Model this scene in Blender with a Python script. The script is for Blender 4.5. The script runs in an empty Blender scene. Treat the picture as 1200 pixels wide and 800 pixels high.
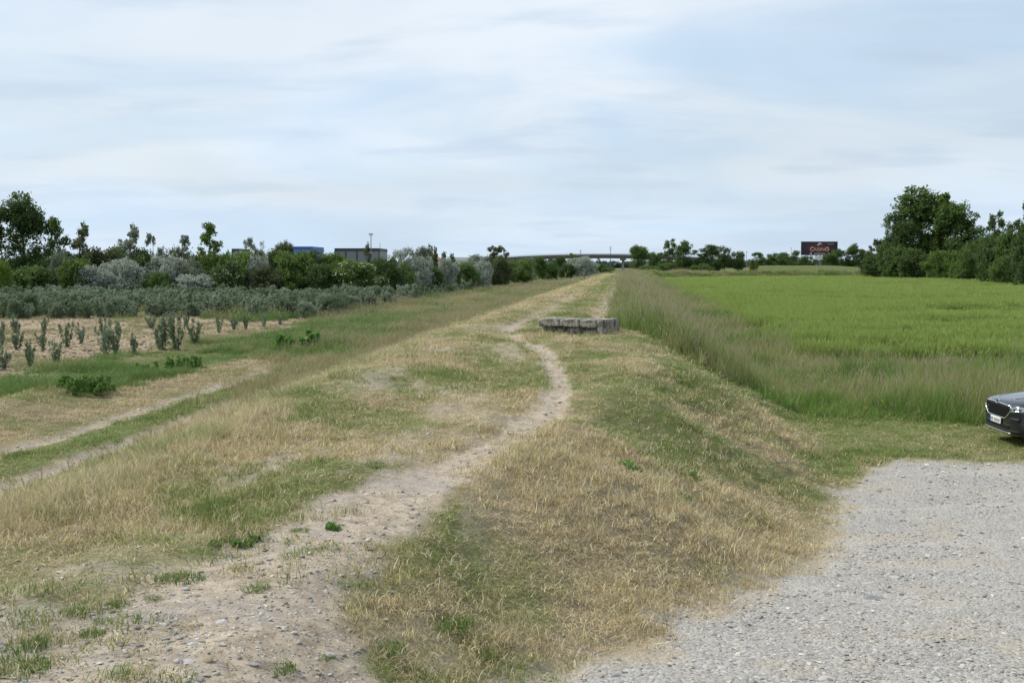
import bpy, bmesh, math, random
import numpy as np
from mathutils import Vector, Matrix
from mathutils.bvhtree import BVHTree

R = math.radians
EYE = 3.7
PITCH = math.atan(90 / 1200)
scene = bpy.context.scene

# ------------------------------------------------------------------ camera
cam_d = bpy.data.cameras.new('camera')
cam = bpy.data.objects.new('camera', cam_d)
scene.collection.objects.link(cam)
cam_d.sensor_width = 36.0
cam_d.lens = 36.0
cam_d.clip_start = 0.1
cam_d.clip_end = 20000
cam.location = (0, 0, EYE)
cam.rotation_euler = (R(90) - PITCH, 0, 0)
scene.camera = cam

# ------------------------------------------------------------------ light
SUN_EL, SUN_AZ = R(48), R(-72)      # azimuth measured clockwise from +Y
world = bpy.data.worlds.new('World')
scene.world = world
world.use_nodes = True
nt = world.node_tree
nt.nodes.clear()


def N(nt, typ, **kw):
    n = nt.nodes.new(typ)
    for k, v in kw.items():
        if k in n.inputs.keys() if isinstance(k, str) else False:
            n.inputs[k].default_value = v
        else:
            setattr(n, k, v)
    return n


def L(nt, a, b):
    nt.links.new(a, b)


def math_n(nt, op, a, b=None, c=None, clamp=False):
    n = nt.nodes.new('ShaderNodeMath')
    n.operation = op
    n.use_clamp = clamp
    for i, v in enumerate((a, b, c)):
        if v is None:
            continue
        if isinstance(v, (int, float)):
            n.inputs[i].default_value = v
        else:
            nt.links.new(v, n.inputs[i])
    return n.outputs[0]


def mix_c(nt, f, a, b, mode='MIX'):
    n = nt.nodes.new('ShaderNodeMix')
    n.data_type = 'RGBA'
    n.blend_type = mode
    for i, v in ((0, f), (6, a), (7, b)):
        if isinstance(v, (int, float)):
            n.inputs[i].default_value = v
        elif isinstance(v, tuple):
            n.inputs[i].default_value = (v[0], v[1], v[2], 1)
        else:
            nt.links.new(v, n.inputs[i])
    return n.outputs[2]


def noise_n(nt, vec, scale, detail=4, rough=0.55, dist=0.0):
    n = nt.nodes.new('ShaderNodeTexNoise')
    n.inputs['Scale'].default_value = scale
    n.inputs['Detail'].default_value = detail
    n.inputs['Roughness'].default_value = rough
    n.inputs['Distortion'].default_value = dist
    if vec is not None:
        nt.links.new(vec, n.inputs['Vector'])
    return n.outputs[0]


def ramp_n(nt, f, lo, hi, a=0.0, b=1.0, smooth=True):
    n = nt.nodes.new('ShaderNodeMapRange')
    n.interpolation_type = 'SMOOTHSTEP' if smooth else 'LINEAR'
    n.inputs[1].default_value = lo
    n.inputs[2].default_value = hi
    n.inputs[3].default_value = a
    n.inputs[4].default_value = b
    nt.links.new(f, n.inputs[0])
    return n.outputs[0]


out = nt.nodes.new('ShaderNodeOutputWorld')
bg = nt.nodes.new('ShaderNodeBackground')
sky = nt.nodes.new('ShaderNodeTexSky')
sky.sky_type = 'NISHITA'
sky.sun_disc = False
sky.sun_elevation = SUN_EL
sky.sun_rotation = SUN_AZ
sky.air_density = 1.2
sky.dust_density = 2.5
tc = nt.nodes.new('ShaderNodeTexCoord')
sep = nt.nodes.new('ShaderNodeSeparateXYZ')
L(nt, tc.outputs['Generated'], sep.inputs[0])
zz = math_n(nt, 'ADD', math_n(nt, 'MAXIMUM', sep.outputs[2], 0.0), 0.16)
comb = nt.nodes.new('ShaderNodeCombineXYZ')
L(nt, math_n(nt, 'DIVIDE', sep.outputs[0], zz), comb.inputs[0])
L(nt, math_n(nt, 'DIVIDE', sep.outputs[1], zz), comb.inputs[1])
n_big = noise_n(nt, comb.outputs[0], 0.55, 5, 0.5, 0.4)
mp = nt.nodes.new('ShaderNodeMapping')
mp.inputs['Rotation'].default_value = (0, 0, 0.35)
mp.inputs['Scale'].default_value = (0.8, 1.3, 1)
mp.inputs['Location'].default_value = (3.1, 1.4, 0)
L(nt, comb.outputs[0], mp.inputs['Vector'])
n_streak = noise_n(nt, mp.outputs[0], 0.75, 6, 0.52, 1.2)
mp2 = nt.nodes.new('ShaderNodeMapping')
mp2.inputs['Scale'].default_value = (1.1, 2.0, 1)
mp2.inputs['Location'].default_value = (7.7, 2.2, 0)
L(nt, comb.outputs[0], mp2.inputs['Vector'])
n_grey = noise_n(nt, mp2.outputs[0], 1.2, 7, 0.52, 0.3)
# values are divided by the background strength 0.1
white = (6.75, 7.35, 8.0)
pale = (5.1, 6.35, 7.8)
greyc = (4.75, 5.7, 7.05)
c1 = mix_c(nt, ramp_n(nt, n_streak, 0.30, 0.66), pale, white)
c1 = mix_c(nt, ramp_n(nt, n_grey, 0.51, 0.68, 0, 0.65), c1, greyc)
thin = ramp_n(nt, n_big, 0.40, 0.62, 0.70, 0.97)
c2 = mix_c(nt, thin, sky.outputs[0], c1)
# far down the sky the cloud sheet is seen edge on: an even milky blue
lowf = ramp_n(nt, sep.outputs[2], 0.0, 0.16, 0.55, 0.0)
c3 = mix_c(nt, lowf, c2, (5.1, 6.35, 7.7))
L(nt, c3, bg.inputs[0])
bg.inputs[1].default_value = 0.1
L(nt, bg.outputs[0], out.inputs[0])

sun_d = bpy.data.lights.new('sun', 'SUN')
sun_d.energy = 3.3
sun_d.angle = R(6)
sun_d.color = (1.0, 0.95, 0.87)
sun = bpy.data.objects.new('sun', sun_d)
scene.collection.objects.link(sun)
sdir = Vector((math.sin(SUN_AZ) * math.cos(SUN_EL), math.cos(SUN_AZ) * math.cos(SUN_EL), math.sin(SUN_EL)))
sun.rotation_euler = sdir.to_track_quat('Z', 'Y').to_euler()
sun.location = (0, 0, 60)

vs = scene.view_settings
vs.view_transform = 'Standard'
vs.look = 'None'
vs.exposure = 0.34
vs.gamma = 1
vs.use_curve_mapping = False
scene.cycles.max_bounces = 5
scene.cycles.diffuse_bounces = 2
scene.cycles.glossy_bounces = 2
scene.cycles.transmission_bounces = 3
scene.cycles.transparent_max_bounces = 8

# ------------------------------------------------------------------ helpers
COL = scene.collection


def tag(o, label=None, cat=None, group=None, kind=None):
    if label: o['label'] = label
    if cat: o['category'] = cat
    if group: o['group'] = group
    if kind: o['kind'] = kind
    return o


def empty(name, loc=(0, 0, 0), rz=0.0):
    o = bpy.data.objects.new(name, None)
    COL.objects.link(o)
    o.location = loc
    o.rotation_euler = (0, 0, rz)
    o.empty_display_size = 0.2
    return o


def link_mesh(name, me, mat=None, parent=None, smooth=False, link=True):
    o = bpy.data.objects.new(name, me)
    if link: COL.objects.link(o)
    if mat is not None:
        if not me.materials:
            me.materials.append(mat)
        if me.materials[0] is not mat:
            o.material_slots[0].link = 'OBJECT'
            o.material_slots[0].material = mat
    if parent: o.parent = parent
    if smooth:
        me.polygons.foreach_set('use_smooth', [True] * len(me.polygons))
    return o


def np_mesh(name, verts, faces, k, attrs=None):
    """verts (n,3); faces (m,k) all the same size"""
    me = bpy.data.meshes.new(name)
    verts = np.asarray(verts, dtype=np.float32)
    faces = np.asarray(faces, dtype=np.int32)
    me.vertices.add(len(verts))
    me.vertices.foreach_set('co', verts.ravel())
    me.loops.add(faces.size)
    me.loops.foreach_set('vertex_index', faces.ravel())
    me.polygons.add(len(faces))
    me.polygons.foreach_set('loop_start', np.arange(0, faces.size, k, dtype=np.int32))
    if attrs:
        for an, arr in attrs.items():
            a = me.attributes.new(an, 'FLOAT_COLOR', 'POINT')
            arr = np.asarray(arr, dtype=np.float32)
            if arr.shape[1] == 3:
                arr = np.concatenate([arr, np.ones((len(arr), 1), np.float32)], 1)
            a.data.foreach_set('color', arr.ravel())
    me.update(calc_edges=True)
    return me


class MB:
    """collects boxes, prisms and tubes into one mesh"""
    def __init__(s):
        s.bm = bmesh.new()

    def box(s, c, d, rz=0.0, bev=0.0, M=None):
        r = bmesh.ops.create_cube(s.bm, size=1.0)
        vs_ = r['verts']
        m = Matrix.Translation(c) @ Matrix.Rotation(rz, 4, 'Z') @ Matrix.Diagonal((d[0], d[1], d[2], 1))
        if M is not None: m = M @ m
        bmesh.ops.transform(s.bm, matrix=m, verts=vs_)
        if bev > 0:
            es = list({e for v in vs_ for e in v.link_edges})
            bmesh.ops.bevel(s.bm, geom=es, offset=bev, segments=2, affect='EDGES', profile=0.5)
        return s

    def tube(s, pts, rad, n=8, cap=True):
        pts = [Vector(p) for p in pts]
        if not isinstance(rad, (list, tuple)): rad = [rad] * len(pts)
        rings = []
        for i, p in enumerate(pts):
            a = pts[max(0, i - 1)]; b = pts[min(len(pts) - 1, i + 1)]
            t = (b - a).normalized()
            ref = Vector((0, 0, 1)) if abs(t.z) < 0.9 else Vector((1, 0, 0))
            u = t.cross(ref).normalized(); w = t.cross(u)
            rings.append([s.bm.verts.new(p + (u * math.cos(q) + w * math.sin(q)) * rad[i])
                          for q in [2 * math.pi * k / n for k in range(n)]])
        for r0, r1 in zip(rings, rings[1:]):
            for k in range(n):
                s.bm.faces.new((r0[k], r0[(k + 1) % n], r1[(k + 1) % n], r1[k]))
        if cap:
            s.bm.faces.new(rings[0][::-1]); s.bm.faces.new(rings[-1])
        return s

    def poly(s, pts):
        s.bm.faces.new([s.bm.verts.new(p) for p in pts])
        return s

    def build(s, name, mat, parent=None, smooth=False, loc=None):
        me = bpy.data.meshes.new(name)
        bmesh.ops.recalc_face_normals(s.bm, faces=s.bm.faces)
        s.bm.to_mesh(me); s.bm.free()
        o = link_mesh(name, me, mat, parent, smooth)
        if loc: o.location = loc
        return o


# ------------------------------------------------------------------ numpy noise
def _hash(ix, iy, seed):
    h = (ix.astype(np.int64) * 374761393 + iy.astype(np.int64) * 668265263 + seed * 1274126177) & 0xffffffff
    h = ((h ^ (h >> 13)) * 1274126177) & 0xffffffff
    h = h ^ (h >> 16)
    return (h & 0xffffff) / float(0xffffff)


def vn(x, y, seed=0):
    ix = np.floor(x); iy = np.floor(y)
    fx = x - ix; fy = y - iy
    fx = fx * fx * (3 - 2 * fx); fy = fy * fy * (3 - 2 * fy)
    a = _hash(ix, iy, seed); b = _hash(ix + 1, iy, seed)
    c = _hash(ix, iy + 1, seed); d = _hash(ix + 1, iy + 1, seed)
    return (a * (1 - fx) + b * fx) * (1 - fy) + (c * (1 - fx) + d * fx) * fy


def fbm(x, y, s=1.0, o=4, seed=0):
    v = 0; amp = 0.5; tot = 0
    x = x / s; y = y / s
    for i in range(o):
        v = v + amp * vn(x + 17.3 * i, y - 9.1 * i, seed + i)
        tot += amp; amp *= 0.5
        x = x * 2.03; y = y * 2.03
    return v / tot


def ss(x, a, b):
    t = np.clip((x - a) / (b - a), 0, 1)
    return t * t * (3 - 2 * t)


def sdist(x, y, P):
    """distance to a polyline, positive to its right"""
    best = np.full(np.shape(x), 1e18); sg = np.zeros(np.shape(x))
    for (ax, ay), (bx, by) in zip(P, P[1:]):
        dx, dy = bx - ax, by - ay
        l2 = dx * dx + dy * dy
        t = np.clip(((x - ax) * dx + (y - ay) * dy) / l2, 0, 1)
        ex = x - (ax + t * dx); ey = y - (ay + t * dy)
        d2 = ex * ex + ey * ey
        cr = -(dx * (y - ay) - dy * (x - ax))
        m = d2 < best
        best = np.where(m, d2, best); sg = np.where(m, np.sign(cr), sg)
    return np.sqrt(best) * np.where(sg == 0, 1, sg)


# the dike's axis, bending away to the right far off, and the foot of its field side
AXIS = [(-2.3, -15), (-.86, 0), (2.1, 30), (13.5, 130), (24.5, 225), (32, 245), (48, 260), (75, 268), (150, 275), (300, 268)]
TOE = [(-.9, -15), (-.75, 2), (-.3, 4.5), (.21, 6), (.57, 6.6), (1, 7.2), (1.87, 8.43), (2.75, 9.8), (3.46, 11.3), (4.43, 14),
       (5.41, 16.4), (6.3, 19.5), (7.1, 25), (7.7, 32), (18.8, 129.5), (30, 222), (37, 240), (50, 254.5), (76, 262.5), (150, 269.5), (300, 262.5)]
PATH = [(-2.1, 1.5, .95), (-1.8, 3.2, .95), (-1.59, 4.64, .85), (-1.63, 5.45, .84), (-1.53, 6.42, .66), (-1.35, 7.26, .55), (-1.11, 8.2, .46), (-.78, 9.22, .42),
        (-.35, 10.29, .36), (0, 11.33, .33), (.39, 13.35, .25), (.72, 15.67, .20), (.79, 18.21, .19), (.75, 22.34, .17),
        (.25, 25.34, .2), (-.2, 29, .25), (.6, 36, .3)]


def path_f(x, y):
    best = np.full(np.shape(x), 9.0)
    for (ax, ay, aw), (bx, by, bw) in zip(PATH, PATH[1:]):
        dx, dy = bx - ax, by - ay
        t = np.clip(((x - ax) * dx + (y - ay) * dy) / (dx * dx + dy * dy), 0, 1)
        r = np.hypot(x - ax - t * dx, y - ay - t * dy) / (aw + t * (bw - aw))
        best = np.minimum(best, r)
    return best


def lot_z(y):
    return 2.1 * np.clip(1 - np.maximum(y, 0) / 19, 0, 1) ** 1.5


def height(x, y, fine=True):
    x = np.asarray(x, float); y = np.asarray(y, float)
    d = sdist(x, y, AXIS); q = sdist(x, y, TOE)
    Ls = np.interp(y, [4, 6.5, 10, 18, 25], [1.1, 1.5, 2.6, 3.5, 4.0])
    t = np.clip(-q / Ls, 0, 1); wr = .45 * t + .55 * t * t * (3 - 2 * t)
    t = np.clip((d + 7.8) / 4.2, 0, 1); wl = .5 * t + .5 * t * t * (3 - 2 * t)
    zc = 1.8 + .3 * np.clip(1 - y / 8, 0, 1) ** 2
    zr = lot_z(y)
    zl = .3 + 1.5 * np.clip(1 - np.maximum(y, 0) / 9, 0, 1) ** 1.5 * 1.0
    h = zl + (zr + (zc - zr) * wr - zl) * wl
    h = h + .20 * np.exp(-(((x - 1.0) / 1.1) ** 2 + ((y - 9.9) / .9) ** 2)) - .12 * np.exp(-(((x - 1.9) / 1.3) ** 2 + ((y - 13.2) / 1.2) ** 2))
    on = ss(-q, .1, 1.2) * (1 - ss(np.abs(y), 60, 90)) * ss(d, -8.5, -6)
    h = h + on * (fbm(x, y, 1.5, 4, 5) - .5) * (.32 - .24 * (1 - ss(path_f(x, y), 1.0, 2.2)))
    h = h + (fbm(x, y, 6, 3, 8) - .5) * .12 * (1 - ss(y, 80, 140))
    pf = path_f(x, y)
    h = h - .05 * (1 - ss(pf, .5, 1.5)) * (y > 3)
    # wheel ruts of the lower track and of the road on the crest
    for c, w_, dep in ((-10.15, .28, .09), (-8.45, .28, .09)):
        h = h - dep * np.exp(-((d - c) / w_) ** 2) * (1 - ss(y, 40, 60))
    for c in (-2.1, .25):
        h = h - .05 * np.exp(-((d - c) / .35) ** 2) * ss(y, 30, 36)
    # tilled clods in the plantation, mown windrow beside the track
    til = ss(-d, 15.5, 17)
    h = h + til * (fbm(x, y, .8, 3, 21) - .5) * .22 * (1 - ss(y, 90, 140))
    h = h + .22 * np.exp(-((d + 13.4) / .8) ** 2) * (1 - ss(y, 26, 33)) * (.4 + fbm(x, y, .5, 3, 31))
    # shallow wheel ruts pressed into the lot
    rr_ = np.hypot(x - 3.0, y - 28.0)
    for c in (13.2, 15.0, 18.6, 20.3):
        h = h - .018 * np.exp(-((rr_ - c) / .22) ** 2) * ss(q, .5, 1.5) * (y < 19)
    # second bank beyond the dike's bend
    h = h + 3.1 * np.exp(-((y - 345) / 9) ** 2) * ss(x, 66, 84) * (1 - ss(x, 104, 150))
    if fine:
        h = h + (fbm(x, y, .28, 3, 40) - .5) * .05 * (1 - ss(y, 20, 30))
    return h


def h1(x, y):
    return float(height(np.array([x]), np.array([y]))[0])


def at(px, py, zoff=0.0):
    """ground point behind a pixel of the 1200 x 800 photograph"""
    dx = (px - 600) / 1200; dy = (400 - py) / 1200
    cp, sp = math.cos(PITCH), math.sin(PITCH)
    r = np.array([dx, cp + dy * sp, -sp + dy * cp])
    t = np.geomspace(2.5, 900, 6000)
    z = EYE + r[2] * t
    i = int(np.argmax(z - zoff <= height(r[0] * t, r[1] * t)))
    return float(r[0] * t[i]), float(r[1] * t[i]), float(z[i])


def mown_line(x):
    return np.interp(x, [3.0, 4.3, 6.9, 11.1, 30], [29.5, 26.3, 24.9, 23.3, 22.5])


def zones(x, y):
    d = sdist(x, y, AXIS); q = sdist(x, y, TOE); pf = path_f(x, y)
    n1 = fbm(x, y, 1.3, 4, 11); n2 = fbm(x, y, .45, 3, 12); n3 = fbm(x, y, 4.0, 4, 13)
    z = {}
    wob = (n1 - .5) * 1.1 + (n2 - .5) * .5
    # bare earth
    bare = 1 - ss(pf + wob * 1.0, .75, 1.25)
    crest = ss(d, -4.2, -2.8) * ss(-q, .4, 1.6)
    fg = (1 - ss(y + (n1 - .5) * 2, 5.6, 6.5)) * ss(d + (n1 - .5) * .8, -3.3, -2.5) * (1 - ss(d + (n2 - .5) * .9 + (n1 - .5) * .6, -.45, .0))
    bare = np.maximum(bare, fg * (1 - ss(n1, .60, .70) * .5 * ss(y, 6, 7)))
    patch = ss(fbm(x * 1.5, y * .45, .9, 4, 17), .52, .64) * crest * (1 - ss(d, -.6, .2)) * ss(y, 6, 8) * (1 - ss(y, 28, 40))
    bare = np.maximum(bare, patch * .6)
    for c, w_ in ((-2.1, .42), (.30, .50)):
        bare = np.maximum(bare, np.exp(-((d - c + wob * .25) / w_) ** 4) * ss(y, 27, 33) * (0.92 if c > 0 else .72))
    rut = np.exp(-((d + 10.2 + wob * .15) / .31) ** 4) + np.exp(-((d + 8.45 + wob * .15) / .34) ** 4)
    rut = rut * (1 - ss(y, 38, 46))
    bare = np.maximum(bare, rut)
    # gravel lot
    ymax = np.interp(x, [5.4, 6.5, 7.4, 8.35, 12, 40], [16.4, 18.4, 19.2, 19.1, 19.3, 20])
    e = np.minimum(q + .10, (ymax - y) * 1.0)
    grav = ss(e + wob * .8, -.25, .45)
    # crops and fields
    right_field = (q > 0)
    ylow = np.interp(x, [7, 12, 20, 40], [44, 37, 35.5, 34])
    wheat = ss(q + (n3 - .5) * 2, 2.2, 3.6) * ss(y - ylow + (n3 - .5) * 3, -1, 1) * (d > 0)
    tall = (d > .9 + (n1 - .5) * .9) * ss(y - mown_line(x) + wob * .8, -.3, .3) * (1 - wheat)
    til = ss(-d + (n1 - .5) * 1.2, 15.6, 16.6)
    lo_ = np.interp(y, [25, 30, 33, 41, 120, 250], [8.7, 7.2, 6.0, 5.0, 4.2, 3.6])
    hi_ = np.interp(y, [26, 33, 38, 43, 70, 90], [8.7, 9.4, 12, 15.2, 15.5, 18])
    tallL = ss(-d + (n1 - .5) * 1.2, lo_, lo_ + .6) * (1 - ss(-d + (n1 - .5) * 1.5, hi_, hi_ + .8)) * (y > 24)
    verge = ss(-d + wob, 12.2, 13.2) * (1 - til) * (1 - ss(y, 60, 75)) * ss(y, 25, 30)
    slopeL = ss(-d + wob, 3.3, 4.0) * (1 - ss(-d, 7.6, 8.1)) * (1 - tallL)
    mid = ss(-d, 8.65, 8.8) * (1 - ss(-d, 9.8, 9.95)) * (1 - tallL)
    brown = ss(-d, 10.4, 10.8) * (1 - ss(-d + wob, 12.0, 13.2)) * (1 - tallL)
    z.update(d=d, q=q, pf=pf, n1=n1, n2=n2, n3=n3, bare=np.clip(bare, 0, 1), grav=grav, wheat=wheat, tall=tall, til=til,
             tallL=tallL, verge=verge, slopeL=slopeL, mid=mid, brown=brown)
    rest = (1 - np.clip(bare, 0, 1)) * (1 - grav) * (1 - wheat) * (1 - tall) * (1 - til) * (1 - tallL) * (1 - verge)
    z['mown'] = np.where(y < 330, rest, 0)
    # how green the mown grass is
    mound = np.exp(-(((x - 1.1) / 1.6) ** 2 + ((y - 9.6) / 2.2) ** 2))
    gr = ss(fbm(x, y, 1.8, 5, 23), .42, .60) * .65 + ss(n2, .50, .66) * .25 + ss(fbm(x, y, .16, 2, 29), .55, .75) * .25
    gr = gr + .25 * ss(y, 16, 24) * (d > 0) + .35 * ss(-q, 1.2, 0) * ss(y, 13, 17) - .55 * mound
    gr = gr - .25 * (1 - ss(y, 6.5, 8.5)) * (d > -1)
    gr = gr + .9 * mid - .25 * brown + .15 * (q > 0) * (y > 19) - .12 * slopeL
    road = ss(y, 26, 34) * (d > -6) * (d < 1.5)
    gr = gr + road * (.55 * np.exp(-((d + .95) / .7) ** 2) - .35 * np.exp(-((d + 3.6) / .9) ** 2))
    z['green'] = np.clip(gr, 0, 1)
    return z


# ------------------------------------------------------------------ materials
MATS = {}


def new_mat(name):
    m = bpy.data.materials.new(name)
    m.use_nodes = True
    m.node_tree.nodes.clear()
    MATS[name] = m
    return m, m.node_tree


def simple(name, col, rough=0.6, metal=0.0, var=0.12, scale=6.0, bump=0.0, spec=0.4, coat=0.0, dirt=None, dirt_amt=0.5):
    m, nt = new_mat(name)
    o = nt.nodes.new('ShaderNodeOutputMaterial')
    b = nt.nodes.new('ShaderNodeBsdfPrincipled')
    tcn = nt.nodes.new('ShaderNodeTexCoord')
    n = noise_n(nt, tcn.outputs['Object'], scale, 6, 0.6)
    lo = tuple(c * (1 - var) for c in col); hi = tuple(min(1, c * (1 + var)) for c in col)
    c = mix_c(nt, n, lo, hi)
    if dirt:
        n2 = noise_n(nt, tcn.outputs['Object'], scale * 2.3, 8, 0.7, 0.8)
        c = mix_c(nt, ramp_n(nt, n2, .45, .62, 0, dirt_amt), c, dirt)
    L(nt, c, b.inputs['Base Color'])
    b.inputs['Roughness'].default_value = rough
    b.inputs['Metallic'].default_value = metal
    b.inputs['Specular IOR Level'].default_value = spec
    b.inputs['Coat Weight'].default_value = coat
    b.inputs['Coat Roughness'].default_value = 0.04
    if bump:
        bn = nt.nodes.new('ShaderNodeBump')
        bn.inputs['Strength'].default_value = bump
        bn.inputs['Distance'].default_value = 0.02
        L(nt, noise_n(nt, tcn.outputs['Object'], scale * 4, 8, 0.7), bn.inputs['Height'])
        L(nt, bn.outputs[0], b.inputs['Normal'])
    L(nt, b.outputs[0], o.inputs[0])
    return m


def leafy(name, a, b_, trans=0.42, hue=None, spec=0.25):
    """foliage: colour runs from a to b by leaf, attribute bl = (leaf random, clump random, flower)"""
    m, nt = new_mat(name)
    o = nt.nodes.new('ShaderNodeOutputMaterial')
    at_ = nt.nodes.new('ShaderNodeAttribute')
    at_.attribute_name = 'bl'
    s = nt.nodes.new('ShaderNodeSeparateColor')
    L(nt, at_.outputs['Color'], s.inputs[0])
    f = math_n(nt, 'ADD', math_n(nt, 'MULTIPLY', s.outputs[0], .5), math_n(nt, 'MULTIPLY', s.outputs[1], .5))
    c = mix_c(nt, f, a, b_)
    if hue:
        oi = nt.nodes.new('ShaderNodeObjectInfo')
        c = mix_c(nt, math_n(nt, 'MULTIPLY', oi.outputs['Random'], .75), c, hue)
    df = nt.nodes.new('ShaderNodeBsdfPrincipled')
    df.inputs['Roughness'].default_value = .6
    df.inputs['Specular IOR Level'].default_value = spec
    tr = nt.nodes.new('ShaderNodeBsdfTranslucent')
    L(nt, c, df.inputs['Base Color']); L(nt, c, tr.inputs[0])
    mx = nt.nodes.new('ShaderNodeMixShader')
    mx.inputs[0].default_value = trans
    L(nt, df.outputs[0], mx.inputs[1]); L(nt, tr.outputs[0], mx.inputs[2])
    L(nt, mx.outputs[0], o.inputs[0])
    return m


def ground_mat():
    m, nt = new_mat('ground_soil_and_turf')
    o = nt.nodes.new('ShaderNodeOutputMaterial')
    b = nt.nodes.new('ShaderNodeBsdfPrincipled')
    b.inputs['Roughness'].default_value = .95
    b.inputs['Specular IOR Level'].default_value = .12
    geo = nt.nodes.new('ShaderNodeNewGeometry')
    P = geo.outputs['Position']

    def attr(n):
        a = nt.nodes.new('ShaderNodeAttribute'); a.attribute_name = n
        s = nt.nodes.new('ShaderNodeSeparateColor')
        L(nt, a.outputs['Color'], s.inputs[0])
        return s.outputs
    A = attr('za'); B = attr('zb')
    nf = noise_n(nt, P, 9, 8, .7)
    nm = noise_n(nt, P, 1.3, 5, .6)
    nff = noise_n(nt, P, 45, 4, .7)

    def vor(scale, feat='F1'):
        v = nt.nodes.new('ShaderNodeTexVoronoi')
        v.inputs['Scale'].default_value = scale
        v.feature = feat
        v.inputs['Randomness'].default_value = 1
        L(nt, P, v.inputs['Vector'])
        return v
    # bare earth with small pebbles
    dirt = mix_c(nt, ramp_n(nt, nf, .3, .7), (.23, .185, .135), (.46, .385, .29))
    dirt = mix_c(nt, ramp_n(nt, nm, .45, .65, 0, .55), dirt, (.28, .26, .24))
    v1 = vor(42)
    vs_ = nt.nodes.new('ShaderNodeSeparateColor'); L(nt, v1.outputs['Color'], vs_.inputs[0])
    peb = math_n(nt, 'MULTIPLY', math_n(nt, 'LESS_THAN', v1.outputs['Distance'], .40), math_n(nt, 'GREATER_THAN', vs_.outputs[0], .72))
    pebc = mix_c(nt, vs_.outputs[1], (.20, .20, .20), (.56, .54, .49))
    dirt = mix_c(nt, math_n(nt, 'MULTIPLY', peb, .8), dirt, pebc)
    # crushed stone
    v2 = vor(30); v3 = vor(75)
    s2 = nt.nodes.new('ShaderNodeSeparateColor'); L(nt, v2.outputs['Color'], s2.inputs[0])
    s3 = nt.nodes.new('ShaderNodeSeparateColor'); L(nt, v3.outputs['Color'], s3.inputs[0])
    g2 = mix_c(nt, s2.outputs[0], (.19, .182, .17), (.47, .455, .425))
    g3 = mix_c(nt, s3.outputs[0], (.20, .195, .18), (.44, .425, .39))
    gravc = mix_c(nt, math_n(nt, 'GREATER_THAN', s2.outputs[1], .6), g3, g2)
    gravc = mix_c(nt, ramp_n(nt, nf, .35, .65, 0, .55), gravc, (.33, .31, .285))
    # sandier towards the margin of the lot
    edge = math_n(nt, 'MULTIPLY', math_n(nt, 'MULTIPLY', A[1], math_n(nt, 'SUBTRACT', 1.0, A[1])), 3.5, clamp=True)
    lot = nt.nodes.new('ShaderNodeMapping'); lot.inputs['Scale'].default_value = (.5, 1.4, 1); lot.inputs['Rotation'].default_value = (0, 0, .45)
    L(nt, P, lot.inputs[0])
    gravc = mix_c(nt, ramp_n(nt, noise_n(nt, lot.outputs[0], .8, 5, .6, .8), .45, .65, 0, .4), gravc, (.44, .415, .37))
    gravc = mix_c(nt, math_n(nt, 'MULTIPLY', edge, .7), gravc, (.39, .33, .24))
    gravc = mix_c(nt, ramp_n(nt, nm, .50, .66, 0, .6), gravc, (.38, .33, .26))
    # thatch under the mown grass, its colour darkened for shade between the blades
    th = mix_c(nt, ramp_n(nt, nff, .3, .7), (.09, .075, .04), (.36, .29, .18))
    thg = mix_c(nt, ramp_n(nt, nff, .3, .7), (.045, .065, .015), (.17, .20, .06))
    grass = mix_c(nt, B[0], th, thg)
    # wheat
    mpw = nt.nodes.new('ShaderNodeMapping'); mpw.inputs['Scale'].default_value = (.35, 1.3, 1)
    L(nt, P, mpw.inputs[0])
    nw = noise_n(nt, mpw.outputs[0], .25, 7, .62, .6)
    wh = mix_c(nt, ramp_n(nt, nw, .35, .65), (.13, .20, .04), (.28, .36, .09))
    # tilled soil with straw
    ti = mix_c(nt, ramp_n(nt, nf, .3, .7), (.19, .145, .095), (.44, .36, .25))
    ti = mix_c(nt, ramp_n(nt, nm, .45, .62, 0, .6), ti, (.24, .20, .12))
    # under tall growth
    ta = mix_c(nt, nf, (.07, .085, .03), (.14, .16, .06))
    c = grass
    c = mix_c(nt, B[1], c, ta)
    c = mix_c(nt, B[2], c, ti)
    c = mix_c(nt, A[2], c, wh)
    c = mix_c(nt, A[0], c, dirt)
    c = mix_c(nt, A[1], c, gravc)
    L(nt, c, b.inputs['Base Color'])
    bn = nt.nodes.new('ShaderNodeBump')
    bn.inputs['Distance'].default_value = .03
    bn.inputs['Strength'].default_value = .75
    hh = math_n(nt, 'ADD', math_n(nt, 'MULTIPLY', nf, .6), math_n(nt, 'MULTIPLY', nff, .35))
    st = math_n(nt, 'MULTIPLY', math_n(nt, 'SUBTRACT', .6, v2.outputs['Distance']), math_n(nt, 'MULTIPLY', A[1], .8))
    st2 = math_n(nt, 'MULTIPLY', peb, .35)
    L(nt, math_n(nt, 'ADD', hh, math_n(nt, 'ADD', st, st2)), bn.inputs['Height'])
    L(nt, bn.outputs[0], b.inputs['Normal'])
    L(nt, b.outputs[0], o.inputs[0])
    return m


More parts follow.
